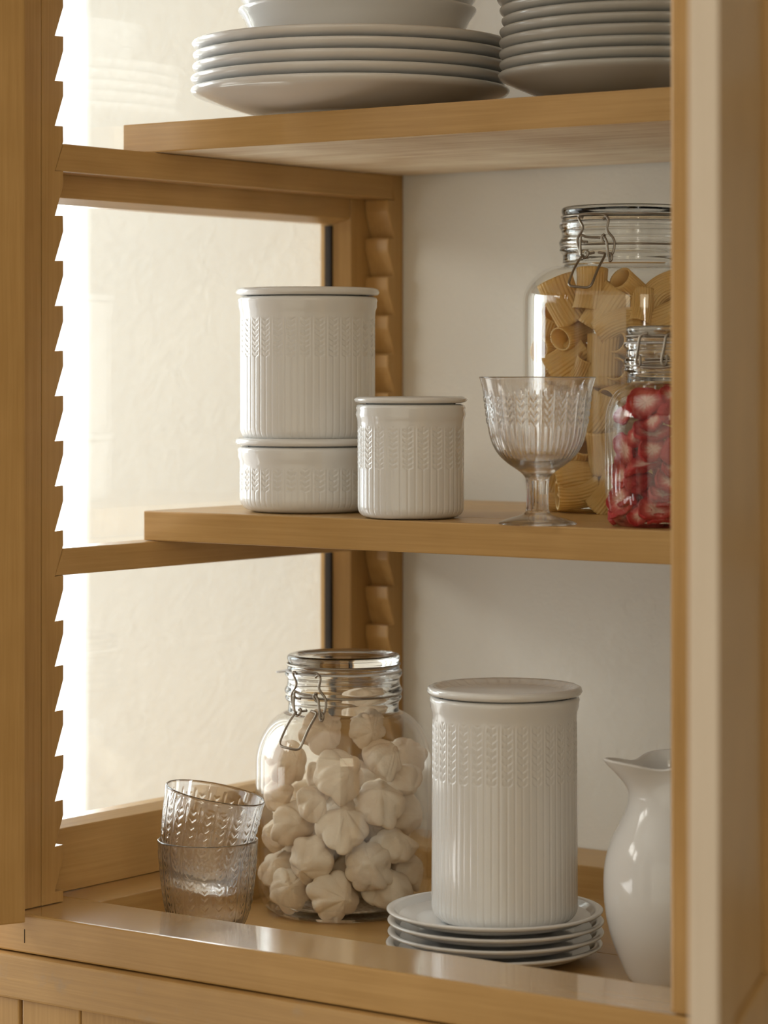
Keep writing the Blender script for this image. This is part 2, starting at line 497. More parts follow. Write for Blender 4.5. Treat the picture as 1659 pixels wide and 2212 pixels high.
# ------------------------------------------------------------------ the cabinet
LEDGE_Z = 1.1167
BOARD_Z = 1.088
PITCH = 0.0368
cab = empty('display_cabinet', (0, 0, 0), 'tall ochre painted display cabinet with glazed side and open doors', 'cabinet')
front_poly = []
kmin, kmax = -7, 15
front_poly.append((-0.143, 1.1172)); front_poly.append((-0.143, 2.0)); front_poly.append((-0.1275, 2.0))
back_poly = [(0.3575, 1.1172), (0.3575, 2.0), (0.343, 2.0)]
for k in range(kmin, kmax+1):
    z = 1.7152 - PITCH*k
    jit = random.uniform(-.0008, .0008)
    front_poly += [(-0.1275, z), (-0.1175+jit*.5, z+.0004), (-0.1175, z-0.0115+jit)]
    back_poly += [(0.343, z), (0.333-jit*.5, z), (0.333, z-0.0115+jit)]
zl = 1.7152 - PITCH*(kmax+1)
front_poly += [(-0.1275, zl), (-0.1175, zl), (-0.1175, 1.1172)]
back_poly += [(0.343, zl), (0.333, zl), (0.333, 1.1172)]
fs = prism('sawtooth_strip', front_poly, 'x', -0.0115, 0.016, M['paint_z'], cab, 0.0006)
fs['label'] = 'front notched shelf strip'
bs = prism('sawtooth_strip', back_poly, 'x', -0.0115, 0.016, M['paint_z'], cab, 0.0015)
bs['label'] = 'rear notched shelf strip against the wall'
box('corner_post', (-0.045, 0.016, -0.173, -0.1436, 1.1172, 2.02), M['paint_z'], cab)
box('corner_post', (0.6215, 0.705, -0.172, -0.135, 1.1172, 2.02), M['paint_z'], cab, 0.003)
# glazed side: two stiles, three rails, two panes
XI, XO = -0.012, -0.042
def bar(name, poly, axis, a0, a1, mat):
    f = {'y': lambda p, a: (p[0], a, p[1]), 'z': lambda p, a: (p[0], p[1], a)}[axis]
    fr = bmesh.new()
    A = [fr.verts.new(f(p, a0)) for p in poly]; B = [fr.verts.new(f(p, a1)) for p in poly]
    fr.faces.new(A); fr.faces.new(list(reversed(B)))
    n = len(poly)
    for i in range(n): fr.faces.new([A[i], B[i], B[(i+1) % n], A[(i+1) % n]])
    bmesh.ops.recalc_face_normals(fr, faces=fr.faces)
    bmesh.ops.bevel(fr, geom=list(fr.edges), offset=0.0007, segments=2, profile=0.6, affect='EDGES')
    me = bpy.data.meshes.new(name); fr.to_mesh(me); fr.free()
    return link_mesh(name, me, mat, cab)
bar('side_stile', [(XI, -0.143), (XI, -0.104), (-0.027, -0.100), (XO, -0.100), (XO, -0.143)], 'z', 1.1172, 2.0, M['paint_z'])
side = bar('side_stile', [(XI, 0.3575), (XI, 0.3115), (-0.027, 0.3035), (-0.032, 0.3035), (-0.042, 0.3030), (XO, 0.3575)], 'z', 1.1172, 2.0, M['paint_z'])
bar('side_rail', [(XI, 1.1172), (XI, 1.1703), (-0.027, 1.1745), (XO, 1.1745), (XO, 1.1172)], 'y', -0.102, 0.309, M['paint_y'])
bar('side_rail', [(XI, 1.6962), (XI, 1.7380), (-0.027, 1.7380), (XO, 1.7380), (XO, 1.6915), (-0.027, 1.6915)], 'y', -0.102, 0.309, M['paint_y'])
bar('side_rail', [(XI, 1.955), (XI, 2.0), (XO, 2.0), (XO, 1.951), (-0.027, 1.951)], 'y', -0.102, 0.309, M['paint_y'])
bead = box('putty_bead', (-0.0345, -0.0275, 0.2995, 0.3036, 1.176, 1.690), M['dark'], side, 0)
bead['label'] = 'dark gap along the glass edge'
for z0, z1 in ((1.1735, 1.6925), (1.7375, 1.952)):
    g = link_mesh('glass_pane', boxes_mesh('glass_pane', [(-0.032, -0.029, -0.101, 0.3045, z0, z1)], 0), M['pane'], cab)
# floor of the cabinet: rails around a sunk board
lg = box('bottom_rail', (-0.075, 0.74, -0.174, -0.0995, 1.0855, LEDGE_Z), M['paint_x'], cab, 0.0016)
lg.data.materials.append(M['paint_polished'])         # the top of the front rail is rubbed smooth
for p in lg.data.polygons:
    if p.normal.z > 0.7: p.material_index = 1
box('bottom_rail', (-0.0745, 0.0400, -0.0993, 0.357, 1.075, LEDGE_Z-0.0001), M['paint_y'], cab, 0.0010)
box('bottom_rail', (0.0402, 0.70, 0.2795, 0.357, 1.075, LEDGE_Z-0.0001), M['paint_x'], cab, 0.0012)
bb = [(0.0402+i*0.2, 0.0402+(i+1)*0.2-0.001, -0.0993, 0.2793, 1.07, BOARD_Z) for i in range(3)]
link_mesh('bottom_board', boxes_mesh('bottom_board', [(0.0402, 0.70, -0.0993, 0.09, 1.07, BOARD_Z), (0.0402, 0.70, 0.0905, 0.2793, 1.07, BOARD_Z)], 0.0008), M['paint_x'], cab)
box('apron_moulding', (-0.09, 0.75, -0.1815, -0.12, 1.0492, 1.0842), M['paint_worn'], cab, 0.002)
box('base_post', (-0.09, 0.0225, -0.1765, -0.12, 0.02, 1.0490), M['paint_z'], cab, 0.0015)
link_mesh('base_panel', boxes_mesh('base_panel', [(0.0262, 0.0880, -0.1765, -0.13, 0.02, 1.0490), (0.0886, 0.75, -0.1755, -0.13, 0.02, 1.0490)], 0.0012), M['paint_z'], cab)
box('base_side', (-0.09, -0.06, -0.119, 0.357, 0.02, 1.0745), M['paint_z'], cab, 0.0015)
box('cabinet_top', (-0.09, 0.75, -0.20, 0.357, 2.02, 2.05), M['paint_x'], cab, 0.002)
# filled mortise in the front rail: fine cracks
box('joint_crack', (0.026, 0.0265, -0.1743, -0.170, 1.0935, 1.1045), M['dark'], cab, 0)

def door(origin, direction, width, z0, z1, thick, side_sign, label, edge=False, low=0.075, solid=False):
    """a glazed door hung at origin, running along direction; thickness to side_sign of it"""
    d = Vector((direction[0], direction[1], 0)).normalized()
    n = Vector((d.y, -d.x, 0)) * side_sign
    mat = Matrix(((d.x, n.x, 0, origin[0]), (d.y, n.y, 0, origin[1]), (0, 0, 1, 0), (0, 0, 0, 1)))
    st = 0.062
    me = boxes_mesh('door', [(0, st, 0, thick, z0, z1), (width-st, width, 0, thick, z0, z1),
                             (st, width-st, 0, thick, z0, z0+low), (st, width-st, 0, thick, z1-0.07, z1)], 0.0015)
    o = link_mesh('door', me, M['paint_z'], cab); o.matrix_local = mat
    o['label'] = label
    p = link_mesh('door_panel', boxes_mesh('door_panel', [(st+.0005, width-st-.0005, thick*.3, thick*.7, z0+low+.0005, z1-.0705)], 0), M['paint_z'], o) if solid else link_mesh('glass_pane', boxes_mesh('glass_pane', [(st+.0005, width-st-.0005, thick*.45, thick*.45+.003, z0+low+.0005, z1-.0705)], 0), M['pane'], o)
    if edge:
        e = link_mesh('door_edge', boxes_mesh('door_edge', [(width+.0002, width+0.003, 0, thick, z0, z1)], 0.001), M['edge_wood'], o)
        e['label'] = 'pale worn narrow edge of the door'
    return o
door((0.0386, -0.186), (-0.42, -0.91), 0.43, 1.1128, 2.0, 0.022, 1, 'left door swung open', low=0.20)
door((0.7110, -0.179), (0.110, -0.281), 0.292, 1.095, 2.0, 0.0165, 1, 'right door swung open towards the viewer', edge=True, solid=True)

# ------------------------------------------------------------------ shelves and their bearers
def planks(x0, x1, z0, z1, cuts, gap=0.0012):
    out = []
    for a, b in zip(cuts[:-1], cuts[1:]):
        out.append((x0, x1, a+gap/2, b-gap/2, z0, z1))
    return out
def shelf(x0, z0, z1, cuts, label, notch=None):
    bx = planks(x0, 0.688, z0, z1, cuts)
    if notch: bx.append((0.0165, 0.688, cuts[-1], notch, z0, z1))      # behind the notched strip the board is cut back
    me = boxes_mesh('shelf', bx, 0.0013)
    o = link_mesh('shelf', me, [M['paint_x']])
    return tag(o, label, 'shelf', 'cabinet shelves')
s = shelf(-0.0005, 1.4068, 1.4322, [0.0, 0.072, 0.198, 0.262, 0.330], 'ochre wooden shelf carrying the two glass jars and the stemmed glass')
s = shelf(-0.024, 1.7385, 1.7640, [0.0, 0.165, 0.3015], 'upper ochre wooden shelf with pale underside carrying plate stacks', 0.354)
s.data.materials.append(M['raw_wood'])
for p in s.data.polygons:
    if p.normal.z < -0.9: p.material_index = 1
def bearer(z0, z1, label):
    e = 0.0006
    o = prism('shelf_bearer', [(-0.1275+e, z0+.0002), (0.343-e, z0+.0002), (0.3345-e, z1-.0002), (-0.1175+e, z1-.0002)], 'x', -0.0113, 0.0160, M['paint_y'], None, 0.0008)
    return tag(o, label, 'shelf support', 'shelf bearers on the notched strips')
bearer(1.3842, 1.4066, 'ochre wooden bearer bar resting in the notches under the middle shelf')
bearer(1.7152, 1.7382, 'ochre wooden bearer bar resting in the notches under the upper plate shelf')

# ------------------------------------------------------------------ tableware
def at(u, d, z=0.0):
    """point on the ray column u (photo pixels from the left) at depth d in front of the camera plane"""
    p = CAM + FW*d + RT*((u-829.5)/FPX*d)
    return Vector((p.x, p.y, z))

def sstep(a, b, x):
    t = np.clip((x-a)/(b-a), 0, 1); return t*t*(3-2*t)

def plate_profile(R, H, rf, t=0.005, well=0.62, curve=1.25, q=1.0):
    """coupe plate: foot ring rf, rim at (R,H); returns a closed section from the underside centre to the top centre"""
    P = [(0, 0.0035), (rf-0.006, 0.0035), (rf-0.004, 0.0002), (rf, 0.0002), (rf+0.0025, 0.0035)]
    for k in range(1, 9):
        f = k/8
        P.append((rf+0.0025+(R-0.004-rf-0.0025)*f, 0.0035+(H-0.0065*q-0.0035)*f**curve))
    P += [(R-0.0012, H-0.0045*q), (R, H-0.0022*q), (R-0.0008, H-0.0003), (R-0.003, H), (R-0.006, H-0.0008)]
    rw = R*well
    for k in range(1, 9):
        f = 1-k/8
        P.append((rw+(R-0.006-rw)*f, t+0.003*q+(H-0.0008-t-0.003*q)*f**curve))
    P += [(rw*.9, t+0.0022*q), (rw*.6, t+0.0018*q), (0, t+0.0018*q)]
    return chaikin(P, 1)

def stack(base, prof_list, mat, name, labels, cat, group, seg=128, jit=0.0015):
    """base: (x,y,z); prof_list: (profile, z offset)"""
    cache = {}
    for (key, prof, dz), lab in zip(prof_list, labels):
        if key not in cache: cache[key] = lathe(name, prof, seg)
        o = link_mesh(name, cache[key], mat)
        o.location = (base[0]+random.uniform(-jit, jit), base[1]+random.uniform(-jit, jit), base[2]+dz)
        tag(o, lab, cat, group)

ORD = ['lowest', 'second', 'third', 'fourth', 'fifth', 'sixth', 'seventh', 'eighth', 'ninth']
TOPZ = 1.7641
c = at(760, 2.384)
dp = plate_profile(0.1358, 0.0275, 0.070, 0.0045)
stack((c.x, c.y, TOPZ), [('p', dp, 0.0099*i) for i in range(5)], M['white'], 'dinner_plate',
      ['large white dinner plate at the bottom of the stack, resting on the upper shelf', 'large white dinner plate, second from the bottom of its five-plate stack',
       'large white dinner plate in the middle of its five-plate stack', 'large white dinner plate, second from the top of its five-plate stack',
       'large white dinner plate topmost in its stack, directly under the white bowl'], 'plate', 'dinner plates in a stack', 160, 0.0016)
bowl = [(0, 0.004), (0.060, 0.004), (0.062, 0.0003), (0.066, 0.0003), (0.070, 0.005), (0.0835, 0.011), (0.0885, 0.022), (0.0945, 0.037), (0.0995, 0.044), (0.1015, 0.0470),
        (0.1012, 0.0488), (0.0990, 0.0482), (0.0950, 0.0440), (0.0905, 0.037), (0.0845, 0.023), (0.079, 0.015), (0.066, 0.0105), (0, 0.0095)]
bowl = chaikin(bowl, 2)
c2 = at(775, 2.384)
stack((c2.x, c2.y, TOPZ+0.0099*4+0.0068), [('b', bowl, 0), ('b', bowl, 0.0120)], M['white'], 'bowl',
      ['wide white porcelain bowl sitting directly on the stack of dinner plates', 'white porcelain bowl nested inside another bowl at the top edge'],
      'bowl', 'bowls nested on the dinner plates', 128, 0.001)
c = at(1388, 2.25)
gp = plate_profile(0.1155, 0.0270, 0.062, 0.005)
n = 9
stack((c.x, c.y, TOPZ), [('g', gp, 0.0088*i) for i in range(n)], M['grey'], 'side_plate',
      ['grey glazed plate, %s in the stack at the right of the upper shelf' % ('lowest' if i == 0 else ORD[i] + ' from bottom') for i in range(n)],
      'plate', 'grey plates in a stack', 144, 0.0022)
c = at(1069, 2.215)
sp = plate_profile(0.0859, 0.0135, 0.050, 0.0036, 0.84, 1.3, 0.6)
stack((c.x, c.y, BOARD_Z+.0001), [('s', sp, 0.0087*i) for i in range(4)], M['white'], 'saucer_plate',
      ['small white plate lowest of the stack under the tall white canister', 'small white plate second from the bottom under the tall canister',
       'small white plate second from the top under the tall canister', 'topmost small white plate, with the tall white canister standing on it'],
      'plate', 'small plates under the canister', 144, 0.0012)
PLTOP = BOARD_Z + 0.0001 + 0.0087*3 + 0.0036 + 0.0018*0.6 + 0.0003

# ---- fluted canisters with wheat ears
def relief(th, z, ngr, z_lo, z_hi, wz0, wz1, npitch, depth):
    """radial offset of flutes and wheat ears; th array, z scalar"""
    s = th*ngr/(2*PI)
    wgt = float(sstep(z_lo-0.002, z_lo+0.003, z) * (1-sstep(z_hi-0.003, z_hi+0.001, z)))
    loc = s - np.round(s)
    g = -np.exp(-(loc/0.10)**2)
    h = g*depth*0.8
    zz = (z-wz0)/(wz1-wz0)
    if 0 <= zz <= 1:
        odd = (s+1) % 2 - 1                              # distance to the nearest ear stem (odd grooves)
        odd = np.abs(((s-1+1) % 2) - 1)
        w = np.clip(1-sstep(0.55, 0.72, odd), 0, 1)*float(sstep(0, .03, zz)*(1-sstep(.97, 1, zz)))
        q = (zz*npitch - odd*0.75) % 1.0
        leaf = -depth*1.5*(1-q)**1.6
        h = h*(1-w) + (leaf - depth*0.5*np.exp(-(odd/0.12)**2))*w
    return h*wgt

def canister(name, base, R, H, rim, seam, ngr, wz, npitch, label, lidR, lidT, group='white canisters', taper=0.0):
    e = empty('canister', base, label, 'canister', group)
    rb = R*0.80
    rc = R*0.20
    P = [(0, 0.003), (rb-0.004, 0.003), (rb-0.002, 0.0003), (rb, 0.0003)]
    for k in range(1, 9):
        a = k/8*PI/2
        P.append((rb+(R+taper-rb)*math.sin(a)**0.9, 0.0008+rc*(1-math.cos(a))))
    z0 = rc
    zt = H-0.0165
    body = [(R+taper*(1-(z-z0)/(zt-z0)), z) for z in np.linspace(z0+0.001, zt, int((zt-z0)/0.00055))]
    P += body
    P += [(R+0.0004, H-0.0120), (R+0.0016, H-0.0085), (rim-0.0006, H-0.0050), (rim, H-0.0030), (rim-0.0008, H-0.0010), (rim-0.003, H), (R-0.004, H-0.001), (R-0.0055, H-0.012), (R-0.0055, 0.010), (0, 0.007)]
    depth = 0.00052
    def dsp(th, i, r, z):
        if i < 4 or r < R*0.86 or i >= len(P)-6: return 0
        return relief(th, z, ngr, 0.004, H-0.0175, wz[0], wz[1], npitch, depth)
    body_o = link_mesh('body', lathe('body', P, ngr*10, dsp), M['white'], e)
    # lid: a shallow dish with a rolled rim and a fluted inner slope
    lr = lidR
    Lp = [(0, -0.0035), (R-0.0075, -0.0035), (R-0.0068, 0.0002), (R-0.0055, 0.0006), (lr-0.0048, 0.0006), (lr-0.0012, 0.0014), (lr, 0.0034), (lr-0.0010, lidT-0.0012), (lr-0.0034, lidT), (lr-0.006, lidT-0.0010)]
    nfl = 8
    for k in range(1, nfl+1):
        Lp.append((lr-0.006-0.0085*k/nfl, lidT-0.0010-0.0030*math.sin(k/nfl*PI/2)))
    Lp += [(lr*.6, lidT-0.0046), (lr*.3, lidT-0.0046), (0, lidT-0.0046)]
    def ldisp(th, i, r, z):
        if 10 <= i <= 10+nfl:
            s = th*36/(2*PI); return 0.0014*((s % 1.0)-0.5)
        return 0
    lid = link_mesh('lid', lathe('lid', Lp, 288, ldisp), M['white'], e)
    lid.location = (0, 0, H+0.0003)
    return e

SHZ = 1.4323
c = at(664.5, 2.387)
canister('low', (c.x, c.y, SHZ), 0.0578, 0.0555, 0.0598, 0, 60, (0.018, 0.045), 6, 'low wide white fluted canister under the tall canister on the middle shelf', 0.0618, 0.0072)
canister('tall', (c.x, c.y, SHZ+0.0555+0.0006+0.0072-0.0044), 0.0575, 0.1235, 0.0596, 0, 60, (0.072, 0.107), 8, 'large white fluted canister stacked on top of a low one', 0.0612, 0.0072)
c = at(885, 2.278)
canister('small', (c.x, c.y+0.0015, SHZ), 0.0433, 0.0925, 0.0447, 0, 44, (0.040, 0.078), 9, 'small white fluted canister alone at the front of the middle shelf', 0.0463, 0.0058)
c = at(1090, 2.205)
canister('tallest', (c.x, c.y, PLTOP+.0002), 0.0568, 0.1770, 0.0592, 0, 60, (0.112, 0.163), 9, 'tall white fluted canister with dished lid standing on small plates', 0.0613, 0.0075, taper=0.0008)

# ---- jug
def make_jug():
    k = 0.000352
    base = at(1462, 2.13, BOARD_Z+.0003)
    e = empty('milk_jug', base, 'white porcelain milk jug with pouring lip beside the small plates', 'jug', rz=0)
    vc = 806+(1.55-base.z)/k
    prof = [(98, 2137), (106, 2130), (119, 2100), (135, 2060), (147, 2020), (155, 1975), (159, 1925), (157, 1872), (144, 1820), (124, 1780), (107, 1740), (101, 1700), (103, 1668), (109, 1645), (114, 1634)]
    pr = [(r*k, (2137-v)*k*(vc-0)/(vc)) for r, v in prof]
    sc = 0.1670/pr[-1][1]
    pr = [(r, z*sc) for r, z in pr]
    P = chaikin(pr, 2)
    P = resample(P, 0.003)
    zt = P[-1][1]
    inner = [(r-0.0035, z) for r, z in reversed(P)]
    inner = [(max(r, 0.01), max(z, 0.005)) for r, z in inner]
    full = [(0, 0.002), (P[0][0]-0.006, 0.002), (P[0][0]-0.003, 0)] + P + [(P[-1][0]-0.0005, zt+0.0012), (P[-1][0]-0.003, zt+0.0012)] + inner + [(0, 0.005)]
    seg = 128
    ang0 = math.atan2((-RT*0.96 + NR*0.28).y, (-RT*0.96 + NR*0.28).x)
    th = np.arange(seg)*2*PI/seg
    dth = (th-ang0+PI) % (2*PI)-PI
    V = []
    for (r, z) in full:
        f = float(sstep(zt-0.034, zt+0.002, z))
        sp = np.exp(-(dth/0.52)**2)
        pinch = np.exp(-((np.abs(dth)-0.85)/0.4)**2)
        rr = r + 0.0190*f**1.5*sp - 0.004*f*pinch if r > 0.02 else np.full(seg, r)
        zz = z + (0.0025*f*np.exp(-(dth/0.45)**2) - 0.0040*f*pinch + 0.004*f*(1-np.cos(dth))*0.5 if r > 0.02 else np.zeros(seg))
        V.append(np.stack([rr*np.cos(th), rr*np.sin(th), zz*np.ones(seg)], 1))
    n = len(full)
    V[0][:, :2] *= 0; V[-1][:, :2] *= 0
    V = np.concatenate(V)
    a = np.arange(seg); b = (a+1) % seg
    Q = np.concatenate([np.stack([i*seg+a, i*seg+b, (i+1)*seg+b, (i+1)*seg+a], 1) for i in range(n-1)])
    link_mesh('body', np_mesh('body', V, Q), M['white'], e)
    hd = Vector((math.cos(ang0+PI), math.sin(ang0+PI), 0))
    pts = [hd*0.036+UP*0.150, hd*0.052+UP*0.160, hd*0.072+UP*0.152, hd*0.080+UP*0.125, hd*0.076+UP*0.095, hd*0.062+UP*0.075, hd*0.052+UP*0.070]
    tubes('handle', [(smooth_path(pts, 2), False)], 0.0055, M['white'], e, 12)
make_jug()

# ------------------------------------------------------------------ glassware
def tumbler(name, H=0.0801, k=0.0003796):
    out = [(0, 0.001), (54, 0), (60, 2), (66, 10), (74, 20), (84, 36), (92, 60), (98, 95), (103, 140), (106, 175), (108, 200), (109, 207), (108.5, 210.5), (106, 211)]
    out = [(r*k, (z if z > 1 else z)*k) for r, z in out]
    inn = [(105*k, 208*k), (102*k, 190*k), (100*k, 150*k), (95*k, 98*k), (88*k, 62*k), (80*k, 42*k), (66*k, 30*k), (50*k, 27*k), (0, 26*k)]
    o2 = resample(chaikin(out, 2), 0.0006); i2 = resample(chaikin(inn, 2), 0.002)
    P = o2 + i2
    nout = len(o2)
    zlo, zhi = 24*k, 196*k
    ncol = 20
    def dsp(th, i, r, z):
        if i >= nout or z < zlo*0.4 or z > zhi+0.003 or r < 60*k: return 0
        s = th*ncol/(2*PI)
        wt = float(sstep(zlo*.5, zlo, z)*(1-sstep(zhi-.004, zhi, z)))
        d_line = np.abs(s-0.5-np.round(s-0.5)); d_stem = np.abs(s-np.round(s))
        h = 0.00045*np.exp(-(d_line/0.05)**2)
        zz = (z-0.018)/(0.070-0.018)
        if 0 < zz < 1:
            q = (zz*8 - d_stem*2.2) % 1.0
            m = 1-sstep(0.16, 0.26, d_stem)
            h = h + 0.0006*np.exp(-((q-0.5)/0.16)**2)*m*min(1, zz*12, (1-zz)*12)
        return h*wt
    return lathe(name, P, ncol*18, dsp)
tm = tumbler('tumbler')
c = at(449, 2.297)
o = link_mesh('tumbler', tm, M['glass']); o.location = (c.x, c.y, BOARD_Z+.0001)
tag(o, 'clear pressed glass tumbler standing upright with another one inside it', 'glass', 'stacked glass tumblers')
o = link_mesh('tumbler', tm, M['glass'])
# the upper one leans to the right inside the lower one
ax = (UP*math.cos(math.radians(11)) + RT*math.sin(math.radians(11)) + NR*0.03).normalized()
rot = UP.rotation_difference(ax).to_matrix().to_4x4()
b0 = at(426, 2.297, 1.55-(1917-806)*2.297/FPX)
o.matrix_world = Matrix.Translation(b0) @ rot @ Matrix.Rotation(0.3, 4, 'Z')
tag(o, 'clear pressed glass tumbler leaning inside the lower tumbler', 'glass', 'stacked glass tumblers')

def goblet():
    k = 0.0003598
    vb = 1134.0
    out = [(0, 1130), (30, 1131), (70, 1133.5), (82, 1134), (85, 1132), (83, 1129), (66, 1122), (44, 1116), (30, 1111), (25, 1106), (23.5, 1095), (22.5, 1070), (23, 1050), (24.5, 1038), (28, 1029), (42, 1017), (64, 1003), (84, 985), (98, 962), (106, 935), (110.5, 900), (114, 870), (119, 840), (124.5, 820), (126.5, 816), (126, 814.5), (124.5, 814.5)]
    inn = [(123, 817), (117, 838), (111, 870), (107, 905), (101.5, 938), (93, 962), (79, 982), (60, 996), (36, 1003), (0, 1005)]
    f = lambda L: [(r*k, (vb-v)*k) for r, v in L]
    o2 = resample(chaikin(f(out), 2), 0.0007); i2 = resample(chaikin(f(inn), 2), 0.002)
    P = o2+i2; nout = len(o2)
    z0, z1 = (vb-985)*k, (vb-838)*k
    w0, w1 = (vb-922)*k, (vb-852)*k
    ncol = 24
    def dsp(th, i, r, z):
        if i >= nout: return 0
        if z < z0-0.004:
            if (vb-1105)*k < z < (vb-1036)*k: return r*0.05*np.cos(th*8)
            return 0
        if z > z1: return 0
        s = th*ncol/(2*PI)
        wt = float(sstep(z0-.004, z0+.004, z)*(1-sstep(z1-.005, z1, z)))
        d_line = np.abs(s-0.5-np.round(s-0.5)); d_stem = np.abs(s-np.round(s))
        h = -0.00035*np.exp(-(d_line/0.10)**2) - (0.00035*np.exp(-(d_stem/0.08)**2) if z < w0 else 0)
        zz = (z-w0)/(w1-w0)
        if 0 < zz < 1:
            q = (zz*4.5 - d_stem*2.3) % 1.0
            m = 1-sstep(0.20, 0.29, d_stem)
            h = h + 0.00075*np.exp(-((q-0.5)/0.15)**2)*m*min(1, zz*10, (1-zz)*10)
        return h*wt
    me = lathe('goblet', P, ncol*18, dsp)
    c = at(1158, 2.177)
    o = link_mesh('stemmed_glass', me, M['glass']); o.location = (c.x, c.y+0.002, SHZ)
    tag(o, 'clear stemmed dessert glass with pressed leaf pattern at the shelf edge', 'glass')
goblet()

# ------------------------------------------------------------------ clip-top jars
# meringue-jar clip wires, drawn as (sideways from the axis, height above the neck foot, extra distance out) in units of one pixel of the jar's own scale
def clip_pts(L):
    return [(580+x/5.184-742, 1966-(1380+y/5.184)-429, off) for x, y, off in L]
CLIP = {
 'bail': [
  clip_pts([(330, 345, 3), (285, 330, 5), (290, 310, 6), (390, 306, 7), (490, 314, 7), (555, 320, 6), (570, 345, 4), (540, 370, 3)]),
  clip_pts([(283, 340, 6), (300, 385, 7), (330, 440, 8), (322, 490, 8), (275, 560, 9), (268, 610, 10), (285, 690, 11), (300, 745, 12), (330, 800, 12)]),
  clip_pts([(560, 325, 6), (600, 370, 7), (588, 430, 8), (575, 480, 8), (600, 525, 9), (648, 580, 10), (662, 640, 11), (648, 730, 12), (610, 790, 12)]),
 ],
 'lever': [
  clip_pts([(410, 566, 5), (340, 556, 6), (318, 530, 8), (300, 560, 11), (310, 610, 9), (375, 614, 6)]),
  clip_pts([(500, 570, 5), (410, 566, 5)]),
  clip_pts([(500, 570, 5), (540, 580, 6), (560, 545, 8), (535, 540, 11), (518, 580, 11), (545, 625, 10), (585, 640, 10)]),
  clip_pts([(545, 560, 13), (575, 610, 14), (582, 700, 15), (592, 810, 16), (610, 838, 16), (628, 810, 16), (625, 760, 15), (600, 745, 14)]),
  clip_pts([(300, 590, 12), (298, 680, 13), (305, 750, 14)]),
 ],
 'handle': [
  clip_pts([(445, 735, 10), (380, 748, 11), (350, 730, 13), (370, 712, 15), (384, 740, 14), (360, 790, 15), (320, 790, 15), (330, 745, 16), (235, 880, 22), (165, 1030, 30), (148, 1085, 32), (170, 1112, 33), (250, 1122, 34), (345, 1132, 33), (385, 1105, 32), (425, 1010, 28), (470, 910, 23), (560, 760, 17), (545, 745, 14), (490, 735, 10)]),
 ]}

